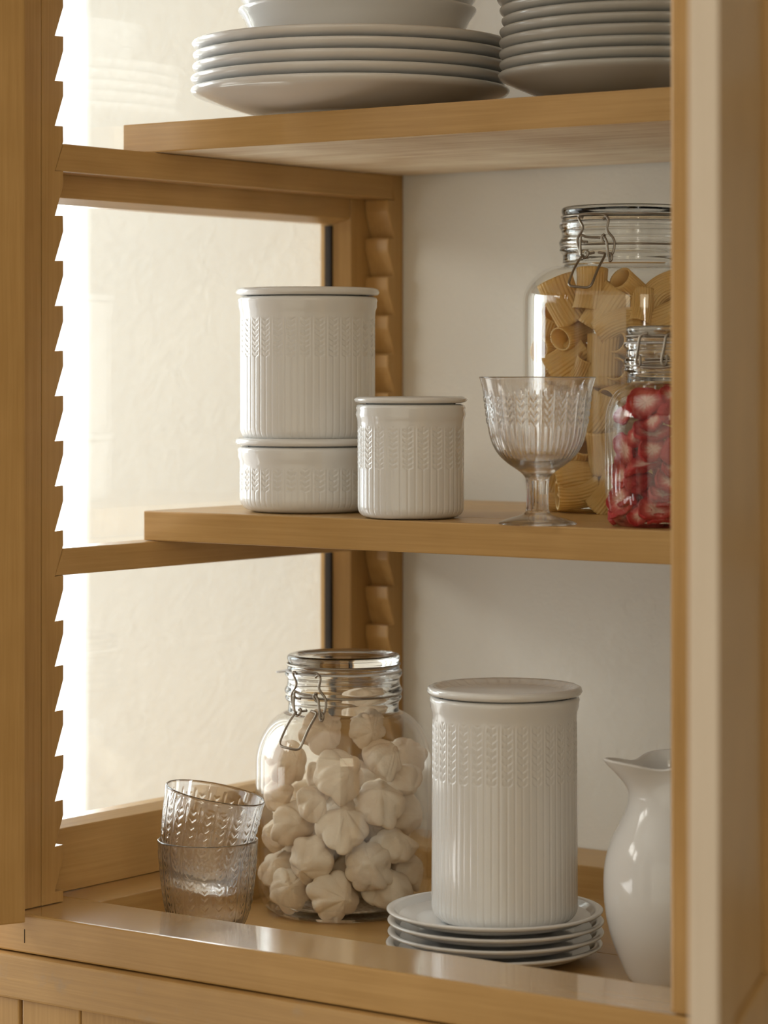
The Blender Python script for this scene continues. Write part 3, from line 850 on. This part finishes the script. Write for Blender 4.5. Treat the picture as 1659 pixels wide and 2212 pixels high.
def jar(base, k, rn, rb, hs, corner, label, contents_r=None, clip=True, clip_dh=0.0, hinge=False, tab_s=None):
    """base point, k = metres per unit, rn neck radius, rb body radius, hs height of the neck foot (units)"""
    e = empty('clip_top_jar', base, label, 'jar', 'clip top glass jars')
    hb = hs-corner
    out = [(0, 4), (rb*.63, 3.5), (rb*.74, 0), (rb*.80, 0.5), (rb*.875, 8), (rb*.94, 24), (rb*.985, 48), (rb, 80), (rb, (80+hb)/2), (rb, hb)]
    for i in range(1, 8):
        t = i/8*PI/2
        out.append((rn+(rb-rn)*math.cos(t)**1.12, hb+corner*math.sin(t)**1.12))
    nk = [(0, 3), (-1, 9), (-1, 22), (3.5, 26), (7, 32), (4, 37), (2.5, 40), (6, 43), (8, 48), (4, 54), (1, 61), (1, 73), (5, 78), (7, 83), (6, 87)]
    out += [(rn+dr, hs+dh) for dr, dh in nk]
    inn = [(rn-10, hs+87), (rn-12, hs+76), (rn-12, hs+11), (rn-3, hs-4)]
    for i in range(6, 0, -1):
        t = i/8*PI/2
        inn.append((rn-3+(rb-rn-5)*math.cos(t)**1.12, hb+(corner-6)*math.sin(t)**1.12))
    inn += [(rb-8, hb), (rb-8, 80), (rb*.985-9, 48), (rb*.90-6, 26), (rb*.74, 16), (0, 15)]
    P = chaikin(out, 2)+chaikin(inn, 2)
    P = [(r*k, h*k) for r, h in P]
    jb = link_mesh('jar_body', lathe('jar_body', P, 160), [M['jar_glass'], M['jar_wall']], e)
    for p in jb.data.polygons:
        if 12*k < p.center.z < (hs-2)*k: p.material_index = 1
    lid = [(0, 99), (rn-15, 99), (rn-12, 90.5), (rn, 90.5), (rn+2, 95), (rn-1, 102), (rn-2, 105), (rn+1, 111), (rn+2, 119), (rn-1, 124), (rn-10, 126), (rn-20, 124), (rn-30, 119), (rn-50, 117), (0, 117)]
    link_mesh('lid', lathe('lid', [(r*k, (hs+h)*k) for r, h in chaikin(lid, 2)], 128), M['jar_glass'], e)
    g = [(rn-11, 87.3), (rn+5, 87.3), (rn+6.5, 88.7), (rn+5, 90.2), (rn-11, 90.2), (rn-11, 87.3)]
    gk = link_mesh('gasket', lathe('gasket', [(r*k, (hs+h)*k) for r, h in g], 96), M['gasket'], e)
    if tab_s is not None:
        # pull tab of the rubber ring
        s = tab_s
        d = (RT*s + NR*math.sqrt(1-s*s)).normalized(); t = UP.cross(d)
        c0 = d*(rn+4)*k + UP*(hs+88.7)*k
        vs = []
        me = bpy.data.meshes.new('pull_tab'); bm = bmesh.new()
        pts = []
        for j in range(9):
            a = -PI/2+PI*j/8
            pts.append(c0 + d*(math.cos(a)*20*k+2*k) + t*math.sin(a)*13*k - UP*k*2*math.cos(a))
        A = [bm.verts.new(p+UP*1.6*k) for p in pts]; B = [bm.verts.new(p-UP*1.6*k) for p in pts]
        bm.faces.new(A); bm.faces.new(list(reversed(B)))
        for j in range(9): bm.faces.new([A[j], B[j], B[(j+1) % 9], A[(j+1) % 9]])
        bmesh.ops.recalc_face_normals(bm, faces=bm.faces)
        bm.to_mesh(me); bm.free()
        link_mesh('pull_tab', me, M['gasket'], gk)
    wr = 2.75*k
    def ring(r, h, n=96):
        return [Vector((r*math.cos(a)*k, r*math.sin(a)*k, h*k)) for a in np.arange(n)*2*PI/n]
    bands = tubes('wire_band', [(ring(rn+3.4, hs+40), True), (ring(rn+1.2, hs+103.5), True)], wr*0.85, M['steel'], e, 8)
    def place(pts, dr, dh):
        out = []
        for s, h, off in pts:
            rho = rn+5+off
            hh = h+dh
            if hh < 0:                                   # keep clear of the sloping shoulder
                q = max(0.0, min(1.0, (hh+corner)/corner))
                rho = max(rho, rn+(rb-rn)*math.sqrt(max(0, 1-q*q))+7) if q > 0 else rb+7
            s2 = max(-rho*.98, min(rho*.98, s+dr))
            out.append((RT*s2 + NR*math.sqrt(rho*rho-s2*s2))*k + UP*(hs+h+dh)*k)
        return out
    if clip:
        dr = clip
        for nm in ('bail', 'lever', 'handle'):
            tubes({'bail': 'wire_bail', 'lever': 'clip_lever', 'handle': 'clip_handle'}[nm],
                  [(smooth_path(place(p, dr, clip_dh), 2), False) for p in CLIP[nm]], wr, M['steel'], e, 8)
    if hinge:
        # the wires at the hinge side of the small jar, taken from its own proportions
        def hp(L): return [(1280+x/4.61-1447, 1136-(680+y/4.61)-306, o) for x, y, o in L]
        P1 = hp([(515, 190, 2), (460, 200, 6), (438, 225, 8), (425, 320, 8), (405, 440, 9), (402, 490, 11), (430, 520, 10), (445, 490, 7), (440, 410, 5)])
        P2 = hp([(770, 180, 2), (700, 200, 6), (680, 225, 8), (668, 320, 8), (640, 440, 9), (640, 490, 11), (668, 515, 10), (690, 480, 7), (690, 405, 5)])
        P3 = hp([(470, 480, 5), (540, 470, 6), (620, 470, 6), (740, 455, 7), (772, 485, 8), (740, 515, 9), (620, 530, 9), (480, 525, 8), (430, 515, 7)])
        P4 = hp([(490, 445, 3), (600, 440, 3), (720, 435, 4)])
        tubes('hinge_wire', [(smooth_path(place(p, 0, 0), 2), False) for p in (P1, P2, P3, P4)], wr*1.1, M['steel'], e, 8)
    return e

KM = 2.41/FPX
jm = at(742, 2.41, BOARD_Z+.0001)
jar(jm, KM, 120, 190, 429, 108, 'large clip-top glass jar full of cream meringues beside the tumblers', clip=0.001, tab_s=-0.995)
jp = at(1356, 2.41, SHZ)
jar(jp, KM, 141, 226, 529, 75, 'largest clip-top glass jar, filled with ridged pasta tubes on the middle shelf', clip=-6.0, clip_dh=6, tab_s=-0.9)
KS = 2.16/FPX
js = at(1447, 2.16, SHZ)
jar(js, KS, 93, 140, 306, 78, 'small clip-top glass jar of dried strawberries at the shelf front', clip=False, hinge=True)

# ------------------------------------------------------------------ what is in the jars
def relax(items, R, zmin, zmax_of, iters=260):
    """items: dict(p=np3 centre local, t=target or None, sp=list of (offset np3, r)). Spheres pushed apart inside an upright cylinder"""
    n = len(items)
    for it in range(iters):
        P = []; Rr = []; own = []
        for i, a in enumerate(items):
            for o, r in a['sp']:
                P.append(a['p']+o); Rr.append(r); own.append(i)
        P = np.array(P); Rr = np.array(Rr); own = np.array(own)
        D = P[:, None]-P[None]
        dist = np.sqrt((D**2).sum(-1))+1e-9
        ov = (Rr[:, None]+Rr[None]) - dist
        ov[own[:, None] == own[None]] = 0
        ov = np.clip(ov, 0, None)
        push = (D/dist[..., None]*ov[..., None]*0.35).sum(1)
        # container
        rad = np.sqrt(P[:, 0]**2+P[:, 1]**2)+1e-9
        lim = np.array([zmax_of(z) for z in P[:, 2]])-Rr
        ex = np.clip(rad-lim, 0, None)
        push[:, 0] -= P[:, 0]/rad*ex*0.8; push[:, 1] -= P[:, 1]/rad*ex*0.8
        fl = np.clip(zmin+Rr-P[:, 2], 0, None)
        push[:, 2] += fl*0.8
        for i, a in enumerate(items):
            m = own == i
            dp = push[m].mean(0)*1.4
            if a['t'] is not None:
                dp += (a['t']-a['p'])*a.get('k', 0.12)
            else:
                dp[2] -= 0.0002
            L = np.linalg.norm(dp)
            if L > 0.004: dp *= 0.004/L
            a['p'] = a['p']+dp

R3 = np.array(RT); N3 = np.array(NR); Z3 = np.array([0, 0, 1.0])
def local(u, v, uc, vc, k, Rin, r, depth=None):
    """piece centre inside a jar: sideways and height from the jar's own scale, resting near the front of the glass"""
    s = (u-uc)*k; h = (vc-v)*k
    lim = max(Rin-r, 0.002)
    s = max(-lim*.97, min(lim*.97, s))
    d = math.sqrt(max(lim*lim-s*s, 0))*0.97 if depth is None else depth
    return R3*s + N3*d + Z3*h

def orient(direction, spin=0.0):
    q = Vector((0, 0, 1)).rotation_difference(Vector(direction).normalized())
    return q @ Matrix.Rotation(spin, 3, 'Z').to_quaternion()

# ---- meringues
def meringue_mesh(i):
    rg = np.random.default_rng(40+i)
    seg, rows = 96, 40
    nr = 7 + i % 3
    th = np.arange(seg)*2*PI/seg
    tw = rg.uniform(-0.9, 0.9)
    ph = rg.uniform(0, 6.28, 8)
    amp = rg.uniform(0.13, 0.19)
    V = []
    for j in range(rows):
        f = j/(rows-1)
        z = -0.55+1.45*f
        if f < 0.35:
            r = 0.62+0.38*math.sin(f/0.35*PI/2)
        else:
            g = (f-0.35)/0.65
            r = math.cos(g*PI/2)**0.78
        if j == 0: r = 0.02
        if j == rows-1: r = 0.004
        a = th*nr + tw*nr*f*0.6
        ridge = np.abs(np.sin(a/2))
        bump = amp*(ridge**0.7*1.3-0.75)*math.sin(min(1, f*1.6)*PI*0.62+0.25)
        amp_v = 0.65+0.35*np.sin(th*2+ph[3])*np.sin(th+ph[4]+f*2)
        bump = bump*amp_v
        lump = sum(0.048*np.sin(th*(k+1)+ph[k]+f*6*(k % 3)) for k in range(5))
        rr = r*(1+bump+lump)
        off = 0.16*max(0, f-0.5)*np.array([math.cos(ph[0]), math.sin(ph[0])])
        zz = z + 0.05*np.sin(th*3+ph[5])*r + (0.04*np.sin(th*nr/2+ph[6]) if 0.1 < f < 0.9 else 0)
        V.append(np.stack([rr*np.cos(th)+off[0], rr*np.sin(th)+off[1], zz*np.ones(seg)], 1))
    V = np.concatenate(V)
    a = np.arange(seg); b = (a+1) % seg
    Q = np.concatenate([np.stack([j*seg+a, j*seg+b, (j+1)*seg+b, (j+1)*seg+a], 1) for j in range(rows-1)])
    return np_mesh('meringue', V, Q)
MER = [meringue_mesh(i) for i in range(5)]
for me in MER: me.materials.append(M['meringue'])
# u, v, size px (radius), tip direction (right, up, towards viewer), label
ML = [
 (618, 1644, 46, (.3, -.1, .9), 'cream meringue at the left of the jar just below the wire clip handle'),
 (728, 1664, 55, (.0, .05, 1), 'big lumpy meringue facing forward in the upper middle of the jar'),
 (823, 1618, 45, (.6, .55, .6), 'meringue at upper right of the jar under the broken pieces in the neck'),
 (893, 1640, 44, (.3, .4, .8), 'meringue pressed to the right glass wall high in the jar'),
 (834, 1708, 54, (.15, .6, .8), 'large swirled meringue right of the centre of the jar, tip pointing up'),
 (886, 1756, 46, (.7, .1, .6), 'pale meringue against the right glass wall at mid height'),
 (630, 1764, 47, (-.2, .2, .9), 'smooth meringue at the left glass wall at mid height'),
 (750, 1776, 56, (-.35, .4, .85), 'rough star shaped meringue in the centre of the jar'),
 (684, 1847, 50, (-.3, -.3, .9), 'deeply ribbed meringue left of centre in the lower half of the jar'),
 (794, 1855, 52, (.5, .35, .8), 'swirled meringue right of centre in the lower half, above the bottom row'),
 (606, 1862, 42, (-.3, .3, .8), 'meringue at the far left in the lower half, touching the left glass'),
 (626, 1920, 44, (.1, .15, 1), 'meringue in the bottom row at the left, next to the tumblers'),
 (722, 1923, 52, (.25, -.1, 1), 'meringue in the bottom row at the middle, flecked with crumbs'),
 (836, 1912, 50, (.6, .4, .6), 'meringue in the bottom row at the right, half behind the small plates'),
 (850, 1815, 46, (-.1, .8, .5), 'shaded pointed meringue at right between the centre and the bottom row'),
 (698, 1572, 46, (.2, .3, .85), 'cracked meringue on the left in the neck, behind the wire clip'),
 (790, 1522, 46, (.2, .7, .4), 'topmost meringue in the jar neck, right of the wire clip'),
 (797, 1568, 40, (.6, .1, .5), 'meringue in the right of the neck directly below the topmost one'),
 (874, 1876, 42, (.7, .3, .5), 'meringue at the lower right glass wall beside the tall white canister'),
 (602, 1806, 36, (-.5, .2, .6), 'small meringue tucked at the left glass, above the lower left ones'),
 (680, 1716, 40, (.3, .3, .6), 'half hidden meringue behind and below the big lumpy one'),
 (607, 1704, 38, (-.4, .3, .6), 'glowing backlit meringue at the left wall of the jar'),
 (862, 1680, 40, (.6, -.2, .6), 'partly hidden meringue at right below the upper right one'),
]
Rin = 181*KM
items = []
meta = []
for (u, v, rp, d, lab) in ML:
    r = rp*KM
    neck = v < 1585
    p = local(u, v, 742, 1966, KM, (107 if v < 1545 else 150 if neck else 181)*KM, r)
    items.append(dict(p=p.copy(), t=p, k=0.35, sp=[(np.zeros(3), r*0.93)])); meta.append((r, d, lab, None))
rg = np.random.default_rng(3)
for i in range(24):
    r = rg.uniform(0.0165, 0.0205)
    z = 0.03+0.118*((i*0.618) % 1)
    a = rg.uniform(0, 2*PI); q = rg.uniform(0.005, 0.05)
    p = R3*math.cos(a)*q - N3*abs(math.sin(a))*q - N3*0.012 + Z3*z
    d = tuple(rg.normal(0, 1, 3))
    items.append(dict(p=p, t=None, sp=[(np.zeros(3), r*0.88)])); meta.append((r, d, 'cream meringue mostly hidden behind the front ones in the jar', 'meringues hidden behind the front layer'))
def merlim(z):
    h = z/KM
    if h < 321: return 181*KM
    if h < 429: return (181-62*((h-321)/108)**1.6)*KM
    return 108*KM
relax(items, Rin, 17*KM, merlim)
for i, (it, (r, d, lab, grp)) in enumerate(zip(items, meta)):
    o = link_mesh('meringue', MER[i % 5], None)
    dv = R3*(d[0]+random.uniform(-.55, .55))+Z3*(d[1]+random.uniform(-.2, .6))+N3*d[2]*0.8
    q = orient(dv, random.uniform(0, 6))
    o.matrix_world = Matrix.LocRotScale(jm+Vector(it['p']), q, Vector((r, r, r*random.uniform(.92, 1.08))))
    tag(o, lab, 'meringue', grp or 'meringues in the jar')

# crumbs on the jar floor
cr = [(0, 15.5), (0.5, 19)]
def crumb_disp(th, i, r, z): return 0
Pc = [(0, 15.6*KM), (118*KM, 16.6*KM), (126*KM, 17.4*KM), (120*KM, 18.6*KM), (90*KM, 19.2*KM), (50*KM, 18.8*KM), (0, 19.2*KM)]
o = link_mesh('sugar_crumbs', lathe('sugar_crumbs', Pc, 64), M['crumbs']); o.location = jm
tag(o, 'layer of fine sugar crumbs on the floor of the meringue jar', 'crumbs', kind='stuff')

# ---- pasta tubes
def pasta_mesh(i):
    """ridged short tube, length 2 along z, radius about 0.36..0.42"""
    rg = np.random.default_rng(90+i)
    nr = 26; seg = nr*6; rows = 16
    bend = [0.10, 0.22, 0.35, 0.55, 0.05][i]
    R = [0.70, 0.66, 0.60, 0.52, 0.74][i]
    sq = [0.95, 0.85, 0.9, 1.0, 0.78][i]
    th = np.arange(seg)*2*PI/seg
    V = []
    def ringv(f, inner):
        z = -1+2*f
        x0 = bend*(z*z-0.5)*0.8
        tilt = -bend*1.6*z*0.5
        flare = 1+0.06*abs(z)**3
        rr = (R*flare)*np.ones(seg)
        if not inner: rr = rr+0.045*np.abs(np.sin(th*nr/2))
        else: rr = rr-0.07
        x = rr*np.cos(th); y = rr*np.sin(th)*sq
        skew = 0.16*z*x*(1 if i % 2 else -1)*0
        return np.stack([x+x0, y, z + x*tilt*0.9 + skew], 1)
    for j in range(rows+1): V.append(ringv(j/rows, False))
    for j in range(rows, -1, -1): V.append(ringv(j/rows, True))
    n = len(V)
    V = np.concatenate(V)
    a = np.arange(seg); b = (a+1) % seg
    Q = np.concatenate([np.stack([j*seg+a, j*seg+b, ((j+1) % n)*seg+b, ((j+1) % n)*seg+a], 1) for j in range(n)])
    return np_mesh('pasta_tube', V, Q)
PAS = [pasta_mesh(i) for i in range(5)]
for me in PAS: me.materials.append(M['pasta'])
# u, v, half length px, axis (right, up, towards viewer), mesh variant, label
PL = [
 (1211, 655, 52, (.45, -.88, .1), 0, 'big sloping pasta tube at the top left of the jar, golden at its upper end'),
 (1266, 632, 44, (.1, .95, -.1), 0, 'orange lit pasta tube behind the clip handle, at the top of the pile'),
 (1300, 672, 50, (.5, .82, .1), 4, 'broad pasta tube leaning right beside the clip handle, top of the pile'),
 (1352, 634, 42, (-.55, .45, .55), 1, 'pasta tube at the top of the pile with its open end tilted up and left'),
 (1323, 703, 46, (.93, .3, .05), 2, 'pasta tube lying almost level above the small jar, open end right'),
 (1416, 645, 52, (.75, .62, .15), 3, 'curved pasta elbow high at the right of the jar'),
 (1366, 672, 40, (.1, .9, -.3), 1, 'small pasta tube wedged between the level tube and the curved elbow'),
 (1177, 702, 38, (.1, .62, .75), 0, 'yellow glowing pasta tube at the left glass with its open mouth up'),
 (1229, 726, 40, (-.62, -.25, .75), 1, 'pasta tube left of centre with round mouth facing the viewer'),
 (1172, 763, 40, (-.55, .25, .7), 2, 'translucent yellow pasta tube at the left glass, mouth to the left'),
 (1222, 778, 48, (.75, .55, .15), 4, 'golden pasta tube lying diagonally just above the stemmed glass'),
 (1291, 775, 52, (.04, 1, .05), 0, 'upright pasta tube with strong ribs above the rim of the stemmed glass'),
 (1327, 806, 40, (-.4, .2, .85), 1, 'pasta tube with dark open mouth left of the small jar neck'),
 (1338, 752, 38, (-.5, .3, .8), 2, 'pasta tube half behind the small jar lid with open mouth'),
 (1252, 806, 38, (.4, .8, .3), 1, 'pasta tube half hidden behind the rim of the stemmed glass'),
 (1174, 814, 36, (.2, .75, .6), 2, 'bright yellow pasta tube at the left glass behind the goblet rim'),
 (1286, 890, 46, (.45, .85, .25), 1, 'slanting pasta tube right of the stemmed glass bowl'),
 (1289, 968, 44, (-.12, .97, .25), 0, 'stubby upright pasta tube right of the lower bowl of the stemmed glass'),
 (1238, 1030, 48, (.97, .15, -.1), 0, 'pasta tube lying level right of the glass stem, open end dark'),
 (1247, 1063, 50, (.96, .2, .1), 2, 'bottom pasta tube lying along the jar floor right of the glass stem'),
 (1296, 1062, 44, (.45, .85, .2), 1, 'pasta tube standing at an angle on the jar floor by the small jar'),
 (1314, 850, 36, (-.5, -.3, .8), 2, 'pasta tube in shadow left of the small jar shoulder'),
 (1192, 872, 46, (.3, .9, .2), 0, 'pasta tube seen through the middle of the stemmed glass bowl'),
 (1234, 900, 46, (-.5, .75, .3), 4, 'pasta tube seen through the right side of the stemmed glass bowl'),
 (1186, 948, 44, (.85, .4, .3), 1, 'pasta tube seen through the lower part of the glass bowl'),
 (1240, 972, 42, (.3, .3, .85), 2, 'pasta tube with open mouth seen beside the lower goblet bowl'),
 (1196, 1020, 42, (.2, .9, .3), 0, 'pasta tube behind the glass stem near the jar floor'),
 (1412, 700, 48, (.9, .35, .1), 0, 'pasta tube lying under the curved elbow, above the small jar lid'),
 (1436, 668, 44, (.3, .9, -.1), 1, 'pasta tube standing behind the curved elbow at the right'),
 (1398, 728, 44, (.95, -.2, .1), 4, 'pasta tube lying level just above the lid of the small jar'),
 (1190, 1072, 40, (.9, -.1, .4), 2, 'small golden pasta tube at the foot of the jar behind the glass stem'),
]
RP = 216*KM
items = []; meta = []
def rad_of(vi): return [0.70, 0.64, 0.58, 0.52, 0.68][vi]
for (u, v, hl, d, vi, lab) in PL:
    h = hl*KM; r = rad_of(vi)*h
    dv = R3*d[0]+Z3*d[1]+N3*d[2]; dv /= np.linalg.norm(dv)
    p = local(u, v, 1356, 1102, KM, RP, r*1.05+abs(np.dot(dv, N3))*h*0.55)
    items.append(dict(p=p.copy(), t=p, k=0.6, sp=[(dv*h*0.55, r*0.78), (np.zeros(3), r*0.78), (-dv*h*0.55, r*0.78)])); meta.append((h, dv, vi, lab, None))
rg = np.random.default_rng(11)
for i in range(46):
    vi = int(rg.integers(0, 5)); h = rg.uniform(0.0165, 0.019); r = rad_of(vi)*h
    dv = rg.normal(0, 1, 3); dv /= np.linalg.norm(dv)
    z = 0.03+0.145*((i*0.618) % 1)
    s = rg.uniform(-0.06, 0.072); dp = rg.uniform(-0.06, 0.02)+max(0, s-0.02)*0.8
    p = R3*s+N3*dp+Z3*z
    items.append(dict(p=p, t=None, sp=[(dv*h*0.55, r*0.86), (np.zeros(3), r*0.86), (-dv*h*0.55, r*0.86)]))
    meta.append((h, dv, vi, 'ridged pasta tube mostly hidden behind other tubes in the largest jar', 'pasta tubes hidden deeper in the jar'))
def paslim(z):
    h = z/KM
    if h < 450: return RP
    return RP*0.98-(h-450)*0.5*KM
relax(items, RP, 16*KM, paslim, 200)
for i, (it, (h, dv, vi, lab, grp)) in enumerate(zip(items, meta)):
    o = link_mesh('pasta_tube', PAS[vi], None)
    o.matrix_world = Matrix.LocRotScale(jp+Vector(it['p']), orient(dv, random.uniform(0, 6)), Vector((h, h, h)))
    tag(o, lab, 'pasta', grp or 'pasta tubes in the jar')

# ---- dried strawberry slices
def berry_mesh(i):
    """dried fruit: 0-3 are warped slices with a crisp cut edge and red skin round the rim, 4 is a seeded half berry"""
    rg = np.random.default_rng(60+i)
    seg = 72
    th = np.arange(seg)*2*PI/seg
    ph = rg.uniform(0, 6.28, 9)
    el = [0.62, 0.75, 0.5, 0.68, 0.85][i]
    tk = [0.15, 0.17, 0.15, 0.18, 0.50][i]
    pt = [0.30, 0.10, 0.35, 0.22, 0.25][i]                     # how pointed the tip is
    ox = np.cos(th); oy = np.sin(th)*el*(1-pt*np.cos(th))
    wob = 1+0.05*np.sin(3*th+ph[0])+0.035*np.sin(5*th+ph[1])+0.025*np.sin(9*th+ph[2])+0.012*np.sin(17*th+ph[3])
    if i == 4:
        prof = [(0, -.9, 0), (.5, -.85, .1), (.8, -.62, .06), (.95, -.3, 0), (1, 0, 0), (.97, .3, 0), (.86, .58, 0), (.68, .8, 0), (.45, .93, 0), (.2, .99, 0), (0, 1, 0)]
    else:
        prof = [(0, -1, .8), (.25, -1, .62), (.5, -.98, .42), (.75, -.96, .22), (.93, -.98, .06), (.975, -1, .0), (.99, -.97, 0), (1.015, -.6, 0), (1.03, 0, 0), (1.015, .6, 0), (.99, .97, 0), (.975, 1, .0), (.93, .98, .08), (.8, .90, .22), (.6, .80, .48), (.4, .66, .74), (.2, .55, .86), (0, .5, .9)]
    V = []; C = []
    bend = [0.22, 0.12, -0.25, 0.30, 0.0][i]
    for (r, z, fl) in prof:
        x = r*wob*ox; y = r*wob*oy
        w = bend*(x*x-0.4) + 0.09*np.sin(y*4.5+ph[4]) + 0.05*np.sin(x*6+ph[5]) + 0.02*np.sin(x*15+ph[6])*np.sin(y*17+ph[7])
        zz = z*tk*(1-0.2*np.cos(th)+0.12*np.sin(2*th+ph[8]))+w
        V.append(np.stack([x, y, zz], 1))
        st = 1+0.16*np.sin(th*11+ph[3])*np.sin(th*4+ph[4]) if 0.1 < r < 0.97 else np.ones(seg)
        C += list(np.clip(fl*st, 0, 1))
    n = len(prof)
    V = np.concatenate(V)
    a = np.arange(seg); b = (a+1) % seg
    Q = np.concatenate([np.stack([j*seg+a, j*seg+b, (j+1)*seg+b, (j+1)*seg+a], 1) for j in range(n-1)])
    me = np_mesh('strawberry_slice', V, Q)
    at_ = me.attributes.new('flesh', 'FLOAT', 'POINT')
    if len(me.vertices) == len(C): at_.data.foreach_set('value', np.array(C, np.float32))
    return me
BER = [berry_mesh(i) for i in range(5)]
for me in BER: me.materials.append(M['berry'])
# u, v, half length px, long axis on the picture plane in degrees, facing (right, up, viewer), variant, label
BL = [
 (1382, 868, 42, 18, (-.1, .35, .95), 1, 'large pale pink strawberry slice at the top left of the pile'),
 (1438, 884, 30, 60, (.3, .2, .9), 4, 'bright red seeded half strawberry at the upper right of the jar'),
 (1402, 908, 26, 40, (-.4, .5, .7), 3, 'curled red strawberry piece just below the large pale slice'),
 (1400, 930, 40, -12, (0, .75, .65), 0, 'long flat red strawberry slice below the curled piece'),
 (1400, 968, 32, 20, (.2, .15, .95), 1, 'three cornered strawberry piece with pale core near the jar centre'),
 (1441, 972, 30, 75, (.4, .1, .9), 4, 'deep red seeded strawberry half at the middle right'),
 (1346, 972, 37, -70, (-.35, .1, .9), 2, 'narrow upright strawberry slice with white core at the left glass'),
 (1388, 1003, 43, 22, (-.1, .85, .5), 2, 'long tilted strawberry slice with pale rim at mid height'),
 (1372, 1037, 30, 10, (-.2, -.3, .9), 4, 'round dark red strawberry piece under the long tilted slice'),
 (1337, 1077, 36, 85, (-.35, .05, .9), 1, 'round ringed strawberry slice standing at the lower left glass'),
 (1434, 1037, 30, -35, (.2, .5, .8), 3, 'angled red strawberry piece at the right, below the middle'),
 (1424, 1063, 32, 5, (.1, .85, .5), 0, 'flat strawberry slice lying level at the lower right'),
 (1440, 1082, 28, 4, (.1, .8, .6), 2, 'thin strawberry slice lying under the level one'),
 (1408, 1098, 38, -14, (0, .6, .8), 0, 'broad strawberry slice with pale streak near the jar floor'),
 (1374, 1110, 26, 20, (-.1, .3, .9), 3, 'blunt strawberry piece on the jar floor'),
 (1436, 855, 26, 0, (.2, .5, .8), 1, 'strawberry slice at the very top right of the pile'),
 (1345, 892, 26, 50, (-.5, .3, .8), 0, 'pale pink slice pressed to the upper left glass'),
 (1366, 940, 24, 70, (-.3, .1, .9), 3, 'small dark red piece left of the long flat slice'),
 (1334, 1026, 28, 80, (-.6, .1, .7), 0, 'slim dark red slice at the left glass between the upright and the ringed slices'),
 (1440, 1006, 24, 20, (.3, .4, .8), 1, 'small red strawberry piece at right of the long tilted slice'),
 (1416, 1120, 24, 0, (0, .8, .6), 2, 'flat strawberry chip on the floor of the jar beside the blunt piece'),
]
RB = 130*KS
items = []; meta = []
for (u, v, hl, deg, fc, vi, lab) in BL:
    h = hl*KS*1.05
    a = math.radians(deg)
    fcv = R3*fc[0]+Z3*fc[1]+N3*fc[2]; fcv /= np.linalg.norm(fcv)
    lx = R3*math.cos(a)+Z3*math.sin(a); lx -= fcv*np.dot(lx, fcv); lx /= np.linalg.norm(lx)
    el = [0.62, 0.75, 0.5, 0.68, 0.85][vi]; tk = [0.13, 0.16, 0.15, 0.17, 0.55][vi]
    ly = np.cross(fcv, lx)
    ext = h*math.sqrt((tk*np.dot(fcv, N3))**2+(el*np.dot(ly, N3))**2+np.dot(lx, N3)**2)
    p = local(u, v, 1447, 1136, KS, RB, ext*1.0+0.002)
    rr = h*max(tk, 0.16)*1.1
    items.append(dict(p=p.copy(), t=p, k=0.75, sp=[(lx*h*.5, rr), (np.zeros(3), rr), (-lx*h*.5, rr)])); meta.append((h, lx, fcv, vi, lab, None))
rg = np.random.default_rng(5)
for i in range(44):
    vi = int(rg.integers(0, 5)); h = rg.uniform(0.011, 0.0145)
    fcv = rg.normal(0, 1, 3); fcv /= np.linalg.norm(fcv)
    lx = np.cross(fcv, rg.normal(0, 1, 3)); lx /= np.linalg.norm(lx)
    tk = [0.13, 0.16, 0.15, 0.17, 0.55][vi]; rr = h*max(tk, 0.2)
    s = rg.uniform(-0.04, 0.04); d = rg.uniform(-0.035, 0.012); z = 0.014+0.086*((i*0.618) % 1)
    p = R3*s+N3*d+Z3*z
    items.append(dict(p=p, t=None, sp=[(lx*h*.5, rr), (np.zeros(3), rr), (-lx*h*.5, rr)]))
    meta.append((h, lx, fcv, vi, 'dark red strawberry slice mostly hidden deeper in the small jar', 'strawberry slices hidden deeper in the jar'))
relax(items, RB, 17*KS, lambda z: (RB if z < 228*KS else RB-(z-228*KS)*0.6), 200)
for i, (it, (h, lx, fcv, vi, lab, grp)) in enumerate(zip(items, meta)):
    o = link_mesh('strawberry_slice', BER[vi], None)
    ly = np.cross(fcv, lx)
    m3 = Matrix((lx, ly, fcv)).transposed()
    o.matrix_world = Matrix.Translation(js+Vector(it['p'])) @ m3.to_4x4() @ Matrix.Diagonal((h, h, h, 1))
    tag(o, lab, 'strawberry', grp or 'dried strawberry slices in the jar')
